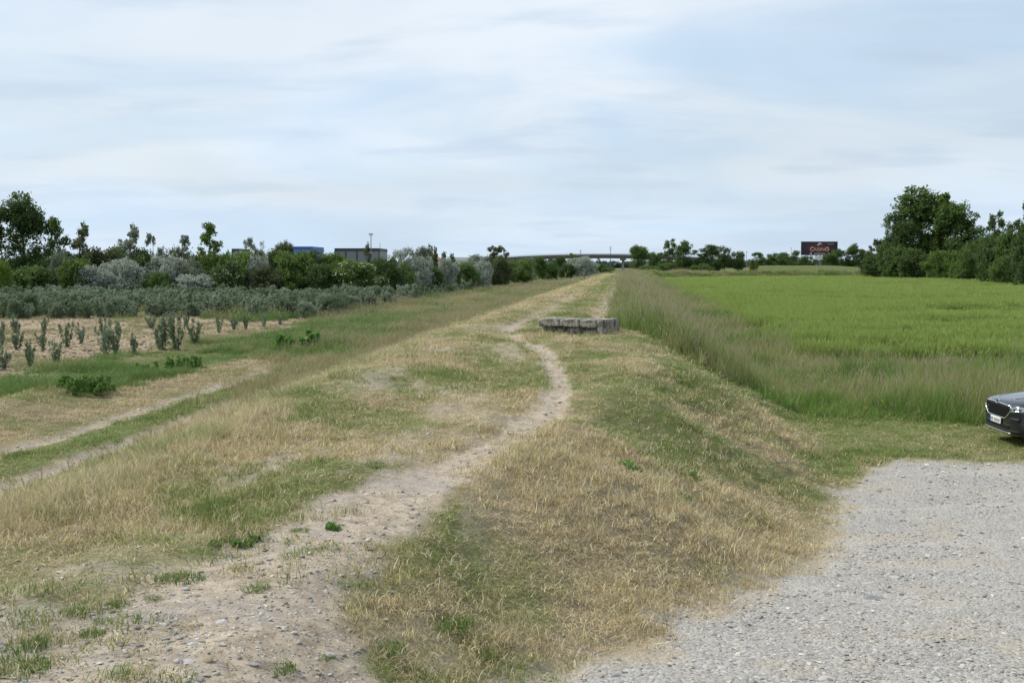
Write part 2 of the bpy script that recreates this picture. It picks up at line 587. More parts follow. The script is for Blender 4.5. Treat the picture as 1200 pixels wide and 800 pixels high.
def grass_mat(name, straw=(.62, .53, .345), head=(.42, .35, .24), trans=.3):
    """blade colour: instancer attributes tint (mean colour) and dryv (share of straw blades)"""
    m, nt = new_mat(name)
    o = nt.nodes.new('ShaderNodeOutputMaterial')
    a = nt.nodes.new('ShaderNodeAttribute'); a.attribute_name = 'bl'
    s = nt.nodes.new('ShaderNodeSeparateColor'); L(nt, a.outputs['Color'], s.inputs[0])
    ti = nt.nodes.new('ShaderNodeAttribute'); ti.attribute_name = 'tint'; ti.attribute_type = 'INSTANCER'
    dr = nt.nodes.new('ShaderNodeAttribute'); dr.attribute_name = 'dryv'; dr.attribute_type = 'INSTANCER'
    rnd = s.outputs[0]
    isdry = math_n(nt, 'LESS_THAN', rnd, dr.outputs['Fac'])
    v = math_n(nt, 'FRACT', math_n(nt, 'MULTIPLY', rnd, 7.31))
    base = mix_c(nt, isdry, ti.outputs['Color'], straw)
    hs = nt.nodes.new('ShaderNodeHueSaturation')
    L(nt, base, hs.inputs['Color'])
    L(nt, math_n(nt, 'ADD', .60, math_n(nt, 'MULTIPLY', v, .8)), hs.inputs['Value'])
    L(nt, math_n(nt, 'ADD', .485, math_n(nt, 'MULTIPLY', v, .03)), hs.inputs['Hue'])
    c = mix_c(nt, s.outputs[2], hs.outputs[0], head)
    df = nt.nodes.new('ShaderNodeBsdfPrincipled')
    df.inputs['Roughness'].default_value = .6
    df.inputs['Specular IOR Level'].default_value = .2
    tr = nt.nodes.new('ShaderNodeBsdfTranslucent')
    L(nt, c, df.inputs['Base Color']); L(nt, c, tr.inputs[0])
    mx = nt.nodes.new('ShaderNodeMixShader'); mx.inputs[0].default_value = trans
    L(nt, df.outputs[0], mx.inputs[1]); L(nt, tr.outputs[0], mx.inputs[2])
    L(nt, mx.outputs[0], o.inputs[0])
    return m


M_ground = ground_mat()
M_grass = grass_mat('grass_blade')
M_tall = grass_mat('tall_grass_blade', straw=(.40, .34, .20), head=(.46, .39, .28))
M_wheat = grass_mat('wheat_blade', straw=(.46, .50, .18), head=(.37, .46, .14), trans=.45)

# ------------------------------------------------------------------ terrain
def terrain():
    ang = np.concatenate([np.linspace(-42, 42, 760), np.linspace(42, 318, 150)[1:-1]])
    a = np.radians(ang)
    r = np.concatenate([np.geomspace(1.2, 40, 520), np.geomspace(40, 420, 330)[1:], np.geomspace(420, 9000, 40)[1:]])
    RR, AA = np.meshgrid(r, a, indexing='ij')
    X = (RR * np.sin(AA)).ravel(); Y = (RR * np.cos(AA)).ravel()
    X = np.append(X, 0.0); Y = np.append(Y, 0.0)
    Z = height(X, Y)
    far = ss(np.hypot(X, Y), 500, 1500)
    Z = Z * (1 - far)
    nr, na = len(r), len(a)
    i = np.arange(nr - 1)[:, None]; j = np.arange(na)[None, :]
    j2 = (j + 1) % na
    F = np.stack([i * na + j, i * na + j2, (i + 1) * na + j2, (i + 1) * na + j], -1).reshape(-1, 4)
    z = zones(X, Y)
    A = np.stack([z['bare'], z['grav'], z['wheat']], 1)
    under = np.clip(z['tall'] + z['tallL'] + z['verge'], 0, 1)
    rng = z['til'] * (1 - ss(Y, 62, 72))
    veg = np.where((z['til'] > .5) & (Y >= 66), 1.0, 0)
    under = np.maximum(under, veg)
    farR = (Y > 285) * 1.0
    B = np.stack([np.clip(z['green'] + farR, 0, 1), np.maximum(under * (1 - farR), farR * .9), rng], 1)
    me = np_mesh('ground', np.stack([X, Y, Z], 1), F[:, ::-1], 4, {'za': A, 'zb': B})
    bm = bmesh.new(); bm.from_mesh(me)
    bm.verts.ensure_lookup_table()
    c = bm.verts[len(X) - 1]
    for k in range(na):
        try: bm.faces.new((bm.verts[k], bm.verts[(k + 1) % na], c))
        except ValueError: pass
    bmesh.ops.recalc_face_normals(bm, faces=[f for f in bm.faces if c in f.verts])
    bm.to_mesh(me); bm.free()
    o = link_mesh('ground', me, M_ground, smooth=True)
    if me.polygons[len(me.polygons) // 2].normal.z < 0:
        me.flip_normals()
    tag(o, kind='structure')
    return o


ground = terrain()

# ------------------------------------------------------------------ scattered growth
def blades(seed, n, rad, h0, h1_, bend, width, lie=0.0, head=0.0, headw=.012, segs=3):
    rg = np.random.default_rng(seed)
    V = []; F = []; C = []
    for i in range(n):
        rr = rad * math.sqrt(rg.random()); th = rg.random() * 6.283
        bx, by = rr * math.cos(th), rr * math.sin(th)
        az = rg.random() * 6.283
        h = h0 + (h1_ - h0) * rg.random()
        bd = bend * (0.4 + 1.2 * rg.random()) + lie * rg.random()
        w = width * (.7 + .6 * rg.random())
        rnd = rg.random()
        dx, dy = math.cos(az), math.sin(az)
        faz = rg.random() * 3.14
        sx, sy = math.cos(faz), math.sin(faz)
        base = len(V)
        for k in range(segs + 1):
            t = k / segs
            ang = bd * t
            # arc of length h
            if abs(bd) > 1e-3:
                hx = h / bd * (1 - math.cos(ang)); hz = h / bd * math.sin(ang)
            else:
                hx = 0; hz = h * t
            ww = w * (1 - t) ** .7 * .5
            cx, cy = bx + dx * hx, by + dy * hx
            if k < segs:
                V += [(cx - sx * ww, cy - sy * ww, hz), (cx + sx * ww, cy + sy * ww, hz)]
                C += [(rnd, t, 0)] * 2
            else:
                V += [(cx, cy, hz), (cx + 1e-4, cy, hz)]
                C += [(rnd, 1, 0)] * 2
        for k in range(segs):
            b = base + 2 * k
            F.append((b, b + 1, b + 3, b + 2))
        if head and rg.random() < head:
            hl = h * .16 + .03
            b = len(V); w2 = headw * (.6 + .8 * rg.random())
            for (fx, fy) in ((sx, sy), (-sy, sx)):
                b = len(V)
                V += [(cx, cy, hz - hl * .35), (cx + fx * w2, cy + fy * w2, hz + hl * .2), (cx + dx * hl * .35, cy + dy * hl * .35, hz + hl), (cx - fx * w2, cy - fy * w2, hz + hl * .2)]
                C += [(rnd, 1, 1)] * 4
                F.append((b, b + 1, b + 2, b + 3))
    return np_mesh('clump', V, F, 4, {'bl': C})


def proto_coll(name, meshes, mat):
    c = bpy.data.collections.new(name)
    for i, me in enumerate(meshes):
        me.materials.append(mat)
        o = bpy.data.objects.new('%s_%02d' % (name, i), me)
        c.objects.link(o)
    return c


def gn_group(coll):
    ng = bpy.data.node_groups.new('scatter_' + coll.name, 'GeometryNodeTree')
    ng.interface.new_socket('Geometry', in_out='INPUT', socket_type='NodeSocketGeometry')
    ng.interface.new_socket('Geometry', in_out='OUTPUT', socket_type='NodeSocketGeometry')
    gi = ng.nodes.new('NodeGroupInput'); go = ng.nodes.new('NodeGroupOutput')
    ip = ng.nodes.new('GeometryNodeInstanceOnPoints')
    ci = ng.nodes.new('GeometryNodeCollectionInfo')
    ci.inputs[0].default_value = coll
    ci.inputs['Separate Children'].default_value = True
    ci.inputs['Reset Children'].default_value = True

    def na(n, t):
        a = ng.nodes.new('GeometryNodeInputNamedAttribute'); a.data_type = t
        a.inputs[0].default_value = n
        return a.outputs[0]
    ng.links.new(gi.outputs[0], ip.inputs['Points'])
    ng.links.new(ci.outputs[0], ip.inputs['Instance'])
    ip.inputs['Pick Instance'].default_value = True
    ng.links.new(na('idx', 'INT'), ip.inputs['Instance Index'])
    e2r = ng.nodes.new('FunctionNodeEulerToRotation')
    ng.links.new(na('rot', 'FLOAT_VECTOR'), e2r.inputs[0])
    ng.links.new(e2r.outputs[0], ip.inputs['Rotation'])
    ng.links.new(na('scl', 'FLOAT_VECTOR'), ip.inputs['Scale'])
    ng.links.new(ip.outputs[0], go.inputs[0])
    return ng


def scatter(name, coll, P, rot, scl, tint=None, dry=None, seed=1, label=None, cat=None, idx=None):
    n = len(P)
    me = bpy.data.meshes.new(name)
    me.vertices.add(n)
    me.vertices.foreach_set('co', np.asarray(P, np.float32).ravel())
    rg = np.random.default_rng(seed)
    a = me.attributes.new('idx', 'INT', 'POINT'); a.data.foreach_set('value', (rg.integers(0, len(coll.objects), n) if idx is None else idx).astype(np.int32))
    a = me.attributes.new('rot', 'FLOAT_VECTOR', 'POINT'); a.data.foreach_set('vector', np.asarray(rot, np.float32).ravel())
    a = me.attributes.new('scl', 'FLOAT_VECTOR', 'POINT'); a.data.foreach_set('vector', np.asarray(scl, np.float32).ravel())
    if tint is not None:
        a = me.attributes.new('tint', 'FLOAT_COLOR', 'POINT')
        a.data.foreach_set('color', np.concatenate([tint, np.ones((n, 1))], 1).astype(np.float32).ravel())
        a = me.attributes.new('dryv', 'FLOAT', 'POINT'); a.data.foreach_set('value', np.asarray(dry, np.float32))
    o = bpy.data.objects.new(name, me)
    COL.objects.link(o)
    md = o.modifiers.new('scatter', 'NODES')
    md.node_group = gn_group(coll)
    tag(o, label, cat, kind='stuff')
    return o


def sample(n, r0, r1, pw, seed, amax=34.0, amin=None):
    """random ground points in a fan from the viewpoint, density ~ r^-pw"""
    rg = np.random.default_rng(seed)
    u = rg.random(n)
    e = 2 - pw
    if abs(e) < 1e-6: r = r0 * (r1 / r0) ** u
    else: r = (r0 ** e + u * (r1 ** e - r0 ** e)) ** (1 / e)
    lo = -amax if amin is None else amin
    a = np.radians(lo + rg.random(n) * (amax - lo))
    return r * np.sin(a), r * np.cos(a), rg


def lerp3(a, b, t):
    a = np.asarray(a); b = np.asarray(b)
    return a[None, :] * (1 - t[:, None]) + b[None, :] * t[:, None]


# --- mown grass and thatch on the crest, the field side slope and round the lot
short = proto_coll('short_turf', [blades(100 + i, 46, .14, .04, .12, .9, .0065, lie=1.3) for i in range(6)], M_grass)
X, Y, rg = sample(125000, 3.6, 200, 1.25, 3)
z = zones(X, Y)
p = z['mown'] * (1 - .5 * z['slopeL'])
p = np.maximum(p, .16 * (z['bare'] > .4) * ss(z['n1'], .5, .6) * (z['d'] > -7))
keep = rg.random(len(X)) < p
X, Y = X[keep], Y[keep]; z = {k: v[keep] for k, v in z.items()}
n = len(X); r = np.hypot(X, Y)
g = np.clip(z['green'] + (rg.random(n) - .5) * .55, 0, 1)
tint = lerp3((.48, .365, .19), (.155, .225, .05), g)
tint = tint * (.8 + .4 * rg.random(n))[:, None]
dry = np.clip(.62 - .55 * g + (rg.random(n) - .5) * .2, 0.03, .9)
sc = np.interp(r, [4, 12, 30, 60, 200], [.75, 1.05, 1.7, 2.6, 6]) * (.7 + .6 * rg.random(n))
hz = np.interp(r, [4, 12, 30, 60], [.9, 1.1, 1.35, 1.6]) * (.40 + .6 * rg.random(n)) * (.45 + .75 * ss(z['n1'], .4, .65))
Z = height(X, Y) - .01
scatter('grass', short, np.stack([X, Y, Z], 1), np.stack([(rg.random(n) - .5) * .5, (rg.random(n) - .5) * .5, rg.random(n) * 6.28], 1),
        np.stack([sc, sc, hz], 1), tint, dry, 4, 'mown dry and green grass over the dike crest and field side slope', 'grass')

# --- longer half dry grass on the left slope, and on the mound
midc = proto_coll('rough_grass', [blades(200 + i, 34, .13, .12, .32, .6, .005, lie=.8, head=.05, headw=.004) for i in range(6)], M_grass)
X, Y, rg = sample(52000, 4, 75, 1.15, 7)
z = zones(X, Y)
mound = np.exp(-(((X - 1.2) / 1.8) ** 2 + ((Y - 9.8) / 2.0) ** 2))
p = z['slopeL'] * (1 - z['bare']) * (1 - ss(-z['d'], 6.3, 7.2)) * ss(Y, 5.2, 6.4) + .30 * mound * z['mown'] + .05 * z['mown'] * (z['d'] > 0) * (z['q'] < 0)
keep = rg.random(len(X)) < p
X, Y = X[keep], Y[keep]; z = {k: v[keep] for k, v in z.items()}; mound = mound[keep]
n = len(X); r = np.hypot(X, Y)
g = np.clip(ss(fbm(X, Y, 1.3, 5, 51), .44, .64) * .8 + (rg.random(n) - .5) * .6 - .3 * mound + .18 * z['slopeL'], 0, 1)
tint = lerp3((.52, .45, .24), (.19, .27, .07), g)
dry = np.clip(.70 - .5 * g + (rg.random(n) - .5) * .2, .05, .95)
k = .55 + .9 * rg.random(n)
sc = np.interp(r, [4, 15, 40, 75], [.75, 1.0, 1.5, 2.1]) * k
hz = np.where(z['slopeL'] > .3, .56 - .28 * ss(-z['d'], 6.3, 7.5), .36) * (.6 + .7 * rg.random(n)) * (.6 + .8 * ss(z['n1'], .4, .65))
scatter('grass', midc, np.stack([X, Y, height(X, Y) - .01], 1), np.stack([(rg.random(n) - .5) * .4, (rg.random(n) - .5) * .4, rg.random(n) * 6.28], 1),
        np.stack([sc, sc, hz], 1), tint, dry, 8, 'straw coloured rough grass down the track side of the dike', 'grass')

# --- tall seeding grass: field side of the dike and the ditch beyond the lot
tallc = proto_coll('tall_grass', [blades(300 + i, 48, .22, .35, .95, .35, .009, lie=.35, head=.20, headw=.008) for i in range(6)]
                   + [blades(320 + i, 52, .22, .30, .85, .4, .010, lie=.4) for i in range(10)], M_tall)
greenc = proto_coll('green_growth', [blades(340 + i, 60, .22, .15, .6, .6, .011, lie=.5, head=.015, headw=.007) for i in range(5)], M_tall)
X, Y, rg = sample(120000, 21, 300, .95, 9, 32, -13)
z = zones(X, Y)
keep = rg.random(len(X)) < np.where(z['d'] > 0, z['tall'], 0)
X, Y = X[keep], Y[keep]; z = {k: v[keep] for k, v in z.items()}
n = len(X); r = np.hypot(X, Y)
g = np.clip(ss(fbm(X, Y, 3.5, 4, 61), .38, .62) + (rg.random(n) - .5) * .4, 0, 1)
tint = lerp3((.28, .315, .11), (.155, .255, .05), g)
dry = np.clip(.30 - .22 * g + (rg.random(n) - .5) * .15 + .12 * ss(-z['q'], 0, 4), .02, .6)
sc = np.interp(r, [22, 60, 150, 300], [1.0, 1.5, 2.8, 4.2]) * (.75 + .5 * rg.random(n))
hz = (.80 + .35 * rg.random(n)) * (.65 + .6 * ss(z['n3'], .38, .62))
edge = ss(Y - mown_line(X), 0, 1.2)
hz = hz * (.55 + .45 * edge)
scatter('tall_grass', tallc, np.stack([X, Y, height(X, Y) - .02], 1), np.stack([(rg.random(n) - .5) * .3, (rg.random(n) - .5) * .3, rg.random(n) * 6.28], 1),
        np.stack([sc, sc, hz], 1), tint, dry, 10, idx=np.where(rg.random(n) < np.clip(.42 - .075 * np.maximum(z['d'] - 2, 0) - .35 * ss(z['n1'], .45, .6), .12, .8), rg.integers(0, 6, n), rg.integers(6, 16, n)), label='tall green grass with purplish seed heads on the field side', cat='tall grass')

# --- tall grass along the track side
X, Y, rg = sample(80000, 20, 300, .95, 11, 12, -32)
z = zones(X, Y)
keep = rg.random(len(X)) < z['tallL'] * (z['d'] < 0)
X, Y = X[keep], Y[keep]; z = {k: v[keep] for k, v in z.items()}
n = len(X); r = np.hypot(X, Y)
g = np.clip(ss(fbm(X, Y, 4.0, 4, 71), .40, .60) + (rg.random(n) - .5) * .4 + .5 * z['verge'] - .1, 0, 1)
tint = lerp3((.31, .30, .13), (.145, .235, .055), g)
dry = np.clip(.42 - .36 * g + (rg.random(n) - .5) * .15, .02, .6)
sc = np.interp(r, [22, 60, 150, 300], [1.0, 1.5, 2.8, 4.2]) * (.7 + .5 * rg.random(n))
hz = (.42 + .30 * rg.random(n)) * (.7 + .5 * ss(z['n3'], .4, .6))
scatter('tall_grass', tallc, np.stack([X, Y, height(X, Y) - .02], 1), np.stack([(rg.random(n) - .5) * .3, (rg.random(n) - .5) * .3, rg.random(n) * 6.28], 1),
        np.stack([sc, sc, hz], 1), tint, dry, 12, 'tall grass between the dike and the plantation', 'tall grass', idx=np.where(rg.random(n) < np.clip(.42 - .5 * ss(z['n1'], .45, .6), .05, .8), rg.integers(0, 6, n), rg.integers(6, 16, n)))
X, Y, rg = sample(60000, 18, 80, .95, 111, -5, -32)
z = zones(X, Y)
keep = rg.random(len(X)) < np.clip(z['verge'] + .8 * z['til'] * (1 - ss(-z['d'], 16, 18)) * (z['n1'] > .5), 0, 1) * (z['d'] < 0)
X, Y = X[keep], Y[keep]; z = {k: v[keep] for k, v in z.items()}
n = len(X); r = np.hypot(X, Y)
g = np.clip(ss(fbm(X, Y, 1.8, 4, 71), .36, .56) + (rg.random(n) - .5) * .4, 0, 1)
tint = lerp3((.27, .29, .11), (.135, .23, .055), g)
sc = np.interp(r, [18, 40, 80], [.8, 1.1, 1.6]) * (.7 + .5 * rg.random(n))
hz = (.28 + .35 * rg.random(n)) * (.35 + 1.0 * ss(fbm(X, Y, 2.2, 3, 72), .35, .6))
scatter('weeds', greenc, np.stack([X, Y, height(X, Y) - .02], 1), np.stack([(rg.random(n) - .5) * .3, (rg.random(n) - .5) * .3, rg.random(n) * 6.28], 1),
        np.stack([sc, sc, hz], 1), tint, .25 - .22 * g, 112, 'green weeds and grass on the verge beside the bare soil', 'weeds')

# --- wheat
whc = proto_coll('wheat', [blades(400 + i, 60, .32, .38, .62, .25, .013, lie=.25, head=.55, headw=.012, segs=2) for i in range(5)], M_wheat)
X, Y, rg = sample(110000, 33, 270, .85, 13, 34, 3)
z = zones(X, Y)
keep = (rg.random(len(X)) < z['wheat']) & (Y < 275)
X, Y = X[keep], Y[keep]; z = {k: v[keep] for k, v in z.items()}
n = len(X); r = np.hypot(X, Y)
g = (ss(fbm(X * .35, Y * 1.8, 9, 5, 81), .36, .60) * .8 + .2 * rg.random(n)) * (.45 + .55 * ss(Y - np.interp(X, [7, 12, 20, 40], [44, 37, 35.5, 34]), 1, 22))
tint = lerp3((.12, .20, .04), (.45, .52, .165), g)
dry = np.clip(.12 + .2 * ss(fbm(X, Y * 1.5, 14, 3, 83), .55, .7) + 0 * r, 0, .5)
sc = np.interp(r, [33, 60, 150, 270], [1.1, 1.5, 2.8, 4.2]) * (.8 + .4 * rg.random(n))
hz = (.75 + .45 * rg.random(n)) * (.55 + .8 * ss(fbm(X * .5, Y * 1.3, 4, 4, 82), .35, .65))
scatter('wheat', whc, np.stack([X, Y, height(X, Y) - .02], 1), np.stack([(rg.random(n) - .5) * .25, (rg.random(n) - .5) * .25, rg.random(n) * 6.28], 1),
        np.stack([sc, sc, hz], 1), tint, dry, 14, 'pale green unripe cereal crop filling the flat field', 'crop')

# --- stones lying loose
def stone_mesh(seed, flat=.55):
    rg_ = random.Random(seed)
    bm = bmesh.new()
    bmesh.ops.create_icosphere(bm, subdivisions=3, radius=1)
    off = [rg_.uniform(-10, 10) for _ in range(3)]
    cuts = [(Vector((rg_.uniform(-1, 1), rg_.uniform(-1, 1), rg_.uniform(-.6, 1))).normalized(), rg_.uniform(.42, .75)) for _ in range(8)]
    sx, sy = 1, rg_.uniform(.55, .9)
    for v in bm.verts:
        for nn, dd in cuts:
            e = v.co.dot(nn) - dd
            if e > 0: v.co -= nn * e * .97
        v.co *= 1 + .05 * math.sin(3 * v.co.x + off[0]) * math.cos(4 * v.co.y + off[1])
        v.co.x *= sx; v.co.y *= sy; v.co.z *= flat
    me = bpy.data.meshes.new('stone')
    bm.to_mesh(me); bm.free()
    me.polygons.foreach_set('use_smooth', [True] * len(me.polygons))
    return me


def stone_mat():
    m, nt = new_mat('loose_stone')
    o = nt.nodes.new('ShaderNodeOutputMaterial'); b = nt.nodes.new('ShaderNodeBsdfPrincipled')
    ti = nt.nodes.new('ShaderNodeAttribute'); ti.attribute_name = 'tint'; ti.attribute_type = 'INSTANCER'
    geo = nt.nodes.new('ShaderNodeNewGeometry')
    nn = noise_n(nt, geo.outputs['Position'], 60, 5, .6)
    hs = nt.nodes.new('ShaderNodeHueSaturation')
    L(nt, ti.outputs['Color'], hs.inputs['Color']); L(nt, math_n(nt, 'ADD', .75, math_n(nt, 'MULTIPLY', nn, .5)), hs.inputs['Value'])
    L(nt, hs.outputs[0], b.inputs['Base Color']); b.inputs['Roughness'].default_value = .85
    b.inputs['Specular IOR Level'].default_value = .2
    L(nt, b.outputs[0], o.inputs[0])
    return m


stc = proto_coll('pebble', [stone_mesh(i) for i in range(6)], stone_mat())
X, Y, rg = sample(150000, 3.5, 30, 1.5, 15, 31)
z = zones(X, Y)
p = z['grav'] * (.30 + .6 * ss(fbm(X, Y, 1.1, 4, 47), .42, .60)) + (.10 + .38 * (1 - ss(Y, 7, 9.5))) * (z['bare'] > .5) * (z['d'] > -6) * (Y < 13) + .10 * (z['bare'] > .5) + .03 * z['mown'] * (Y < 12)
keep = rg.random(len(X)) < p
X, Y = X[keep], Y[keep]; z = {k: v[keep] for k, v in z.items()}
n = len(X); r = np.hypot(X, Y)
s_ = (.0035 + .006 * rg.random(n) + .022 * rg.random(n) ** 12) * np.interp(r, [3, 9, 20], [.85, 1.15, 1.9])
gv = .17 + .26 * rg.random(n) ** 1.2 + .15 * (rg.random(n) > .93)
warm = rg.random(n)
tint = np.stack([gv * (1.03 + .09 * warm), gv * (1 + .03 * warm), gv * (.96 - .12 * warm)], 1)
scatter('gravel', stc, np.stack([X, Y, height(X, Y) + s_ * .15], 1), np.stack([(rg.random(n) - .5) * .5, (rg.random(n) - .5) * .5, rg.random(n) * 6.28], 1),
        np.stack([s_, s_, s_ * (.5 + .4 * rg.random(n))], 1), tint, np.zeros(n), 16, 'loose grey gravel on the parking lot and the bare path', 'gravel')

# --- clods of tilled earth
X, Y, rg = sample(30000, 28, 75, 1.0, 41, -6, -32)
z = zones(X, Y)
keep = rg.random(len(X)) < z['til'] * .8
X, Y = X[keep], Y[keep]; n = len(X)
s_ = .03 + .09 * rg.random(n) ** 3
gv = .14 + .24 * rg.random(n)
scatter('soil_clods', stc, np.stack([X, Y, height(X, Y) + s_ * .1], 1), np.stack([(rg.random(n) - .5) * .8, (rg.random(n) - .5) * .8, rg.random(n) * 6.28], 1),
        np.stack([s_, s_, s_ * .8], 1), np.stack([gv * 1.12, gv * .90, gv * .64], 1), np.zeros(n), 42, 'crumbly brown clods on the tilled soil', 'soil')
X, Y, rg = sample(16000, 28, 75, 1.0, 43, -6, -32)
z = zones(X, Y)
keep = rg.random(len(X)) < z['til'] * ss(fbm(X, Y, 2.0, 4, 44), .52, .66)
X, Y = X[keep], Y[keep]; n = len(X)
scatter('weeds', short, np.stack([X, Y, height(X, Y)], 1), np.stack([0 * X, 0 * X, rg.random(n) * 6.28], 1), np.stack([1.2 + rg.random(n), 1.2 + rg.random(n), 1.2 + 1.2 * rg.random(n)], 1),
        lerp3((.30, .26, .15), (.17, .22, .07), rg.random(n)), .5 * rg.random(n), 45, 'thin dry weeds on the tilled soil', 'weeds')

# --- cut straw lying flat on thatch, tilled soil and path edges
strc = proto_coll('litter', [blades(500 + i, 16, .16, .05, .16, .1, .005, lie=.3, segs=1) for i in range(4)], M_grass)
for ob in strc.objects:      # lay the stalks down
    co = np.empty(len(ob.data.vertices) * 3, np.float32); ob.data.vertices.foreach_get('co', co)
    co = co.reshape(-1, 3); rg2 = np.random.default_rng(5); zz_ = co[:, 2].copy()
    ang = np.repeat(rg2.random(len(co) // 4 + 1) * 6.283, 4)[:len(co)]
    co[:, 0] += np.cos(ang) * zz_; co[:, 1] += np.sin(ang) * zz_; co[:, 2] = zz_ * .12 + .004
    ob.data.vertices.foreach_set('co', co.ravel())
X, Y, rg = sample(60000, 3.6, 75, 1.2, 17)
z = zones(X, Y)
p = .30 * z['mown'] + .10 * (z['bare'] > .3) + .55 * z['til'] * (Y < 75) + .6 * z['brown'] + .05 * z['grav'] * (1 - z['grav']) * 4
keep = rg.random(len(X)) < p
X, Y = X[keep], Y[keep]; z = {k: v[keep] for k, v in z.items()}
n = len(X); r = np.hypot(X, Y)
sc = np.interp(r, [4, 15, 40, 75], [.7, 1.0, 2.0, 3.0]) * (.6 + .8 * rg.random(n))
tint = lerp3((.40, .32, .20), (.30, .23, .15), rg.random(n)) * (1 - .45 * z['brown'])[:, None]
scatter('dry_grass', strc, np.stack([X, Y, height(X, Y)], 1), np.stack([0 * X, 0 * X, rg.random(n) * 6.28], 1), np.stack([sc, sc, sc * 1.5], 1), tint,
        .5 * rg.random(n) * (1 - .7 * z['brown']), 18, 'cut straw littering the mown turf and the tilled soil', 'straw')
#==PART2==

# ------------------------------------------------------------------ trees
def rot_quads(c, size, rg, elong=1.6):
    """n leaf quads with random orientation around centres c"""
    n = len(c)
    a = rg.normal(size=(n, 3)); a /= np.linalg.norm(a, axis=1)[:, None]
    b = rg.normal(size=(n, 3)); b -= (b * a).sum(1)[:, None] * a; b /= np.linalg.norm(b, axis=1)[:, None]
    s = (size * (.6 + .8 * rg.random(n)))[:, None]
    a = a * s * elong * .5; b = b * s * .5
    V = np.stack([c - a, c + b, c + a, c - b], 1).reshape(-1, 3)
    F = np.arange(n * 4).reshape(-1, 4)
    return V, F


def crown_mesh(seed, blobs, n_clu, per, leaf, spread, low=0.0, gap=.42):
    rg = np.random.default_rng(seed)
    B = np.array(blobs)                      # x y z r rz
    w = B[:, 3] ** 2; w = w / w.sum()
    k = rg.choice(len(B), n_clu, p=w)
    d = rg.normal(size=(n_clu, 3)); d /= np.linalg.norm(d, axis=1)[:, None]
    q = .45 + .62 * rg.random(n_clu) ** .6
    # uneven outline: push sprays in and out by direction
    lump = .82 + .36 * vn(d[:, 0] * 2.5 + k * 3.1, d[:, 2] * 2.5 + d[:, 1] * 1.7, seed)
    c = B[k, :3] + d * np.stack([B[k, 3], B[k, 3], B[k, 4]], 1) * (q * lump)[:, None]
    hole = vn(c[:, 0] * 9 + 50, c[:, 2] * 9 + c[:, 1] * 5, seed + 3)
    keep = (hole > gap * .62) & (c[:, 2] > low)
    c = c[keep]; n = len(c)
    cl = rg.random(n)
    cc = np.repeat(c, per, 0); clr = np.repeat(cl, per)
    off = rg.normal(size=(n * per, 3)) * spread
    P = cc + off
    V, F = rot_quads(P, np.full(len(P), leaf), rg)
    V[:, 2] = np.maximum(V[:, 2], 0.0)
    col = np.stack([np.repeat(rg.random(len(P)), 4), np.repeat(clr, 4), np.zeros(len(P) * 4)], 1)
    return np_mesh('crown', V, F, 4, {'bl': col})


def limb_mesh(seed, blobs, r0, top, fork=.25):
    rg = random.Random(seed)
    mb = MB()
    pts = [(0, 0, -.02)]; rad = [r0 * 1.3]
    x = y = 0
    for i in range(1, 6):
        x += rg.uniform(-.012, .012); y += rg.uniform(-.012, .012)
        pts.append((x, y, top * i / 5)); rad.append(r0 * (1 - .75 * i / 5))
    mb.tube(pts, rad, 7)
    for b in blobs:
        t = max(fork, min(.95, (b[2] - .12) / top))
        i = min(4, int(t * 5)); f = t * 5 - i
        a = Vector(pts[i]).lerp(Vector(pts[i + 1]), f)
        e = Vector(b[:3]) + Vector((0, 0, b[4] * .3))
        m = a.lerp(e, .5) + Vector((rg.uniform(-.02, .02), rg.uniform(-.02, .02), -.02))
        rr = r0 * .42 * (1 - .4 * t)
        mb.tube([a, m, e], [rr, rr * .65, rr * .25], 5)
    me = bpy.data.meshes.new('trunk')
    bmesh.ops.recalc_face_normals(mb.bm, faces=mb.bm.faces)
    mb.bm.to_mesh(me); mb.bm.free()
    me.polygons.foreach_set('use_smooth', [True] * len(me.polygons))
    return me


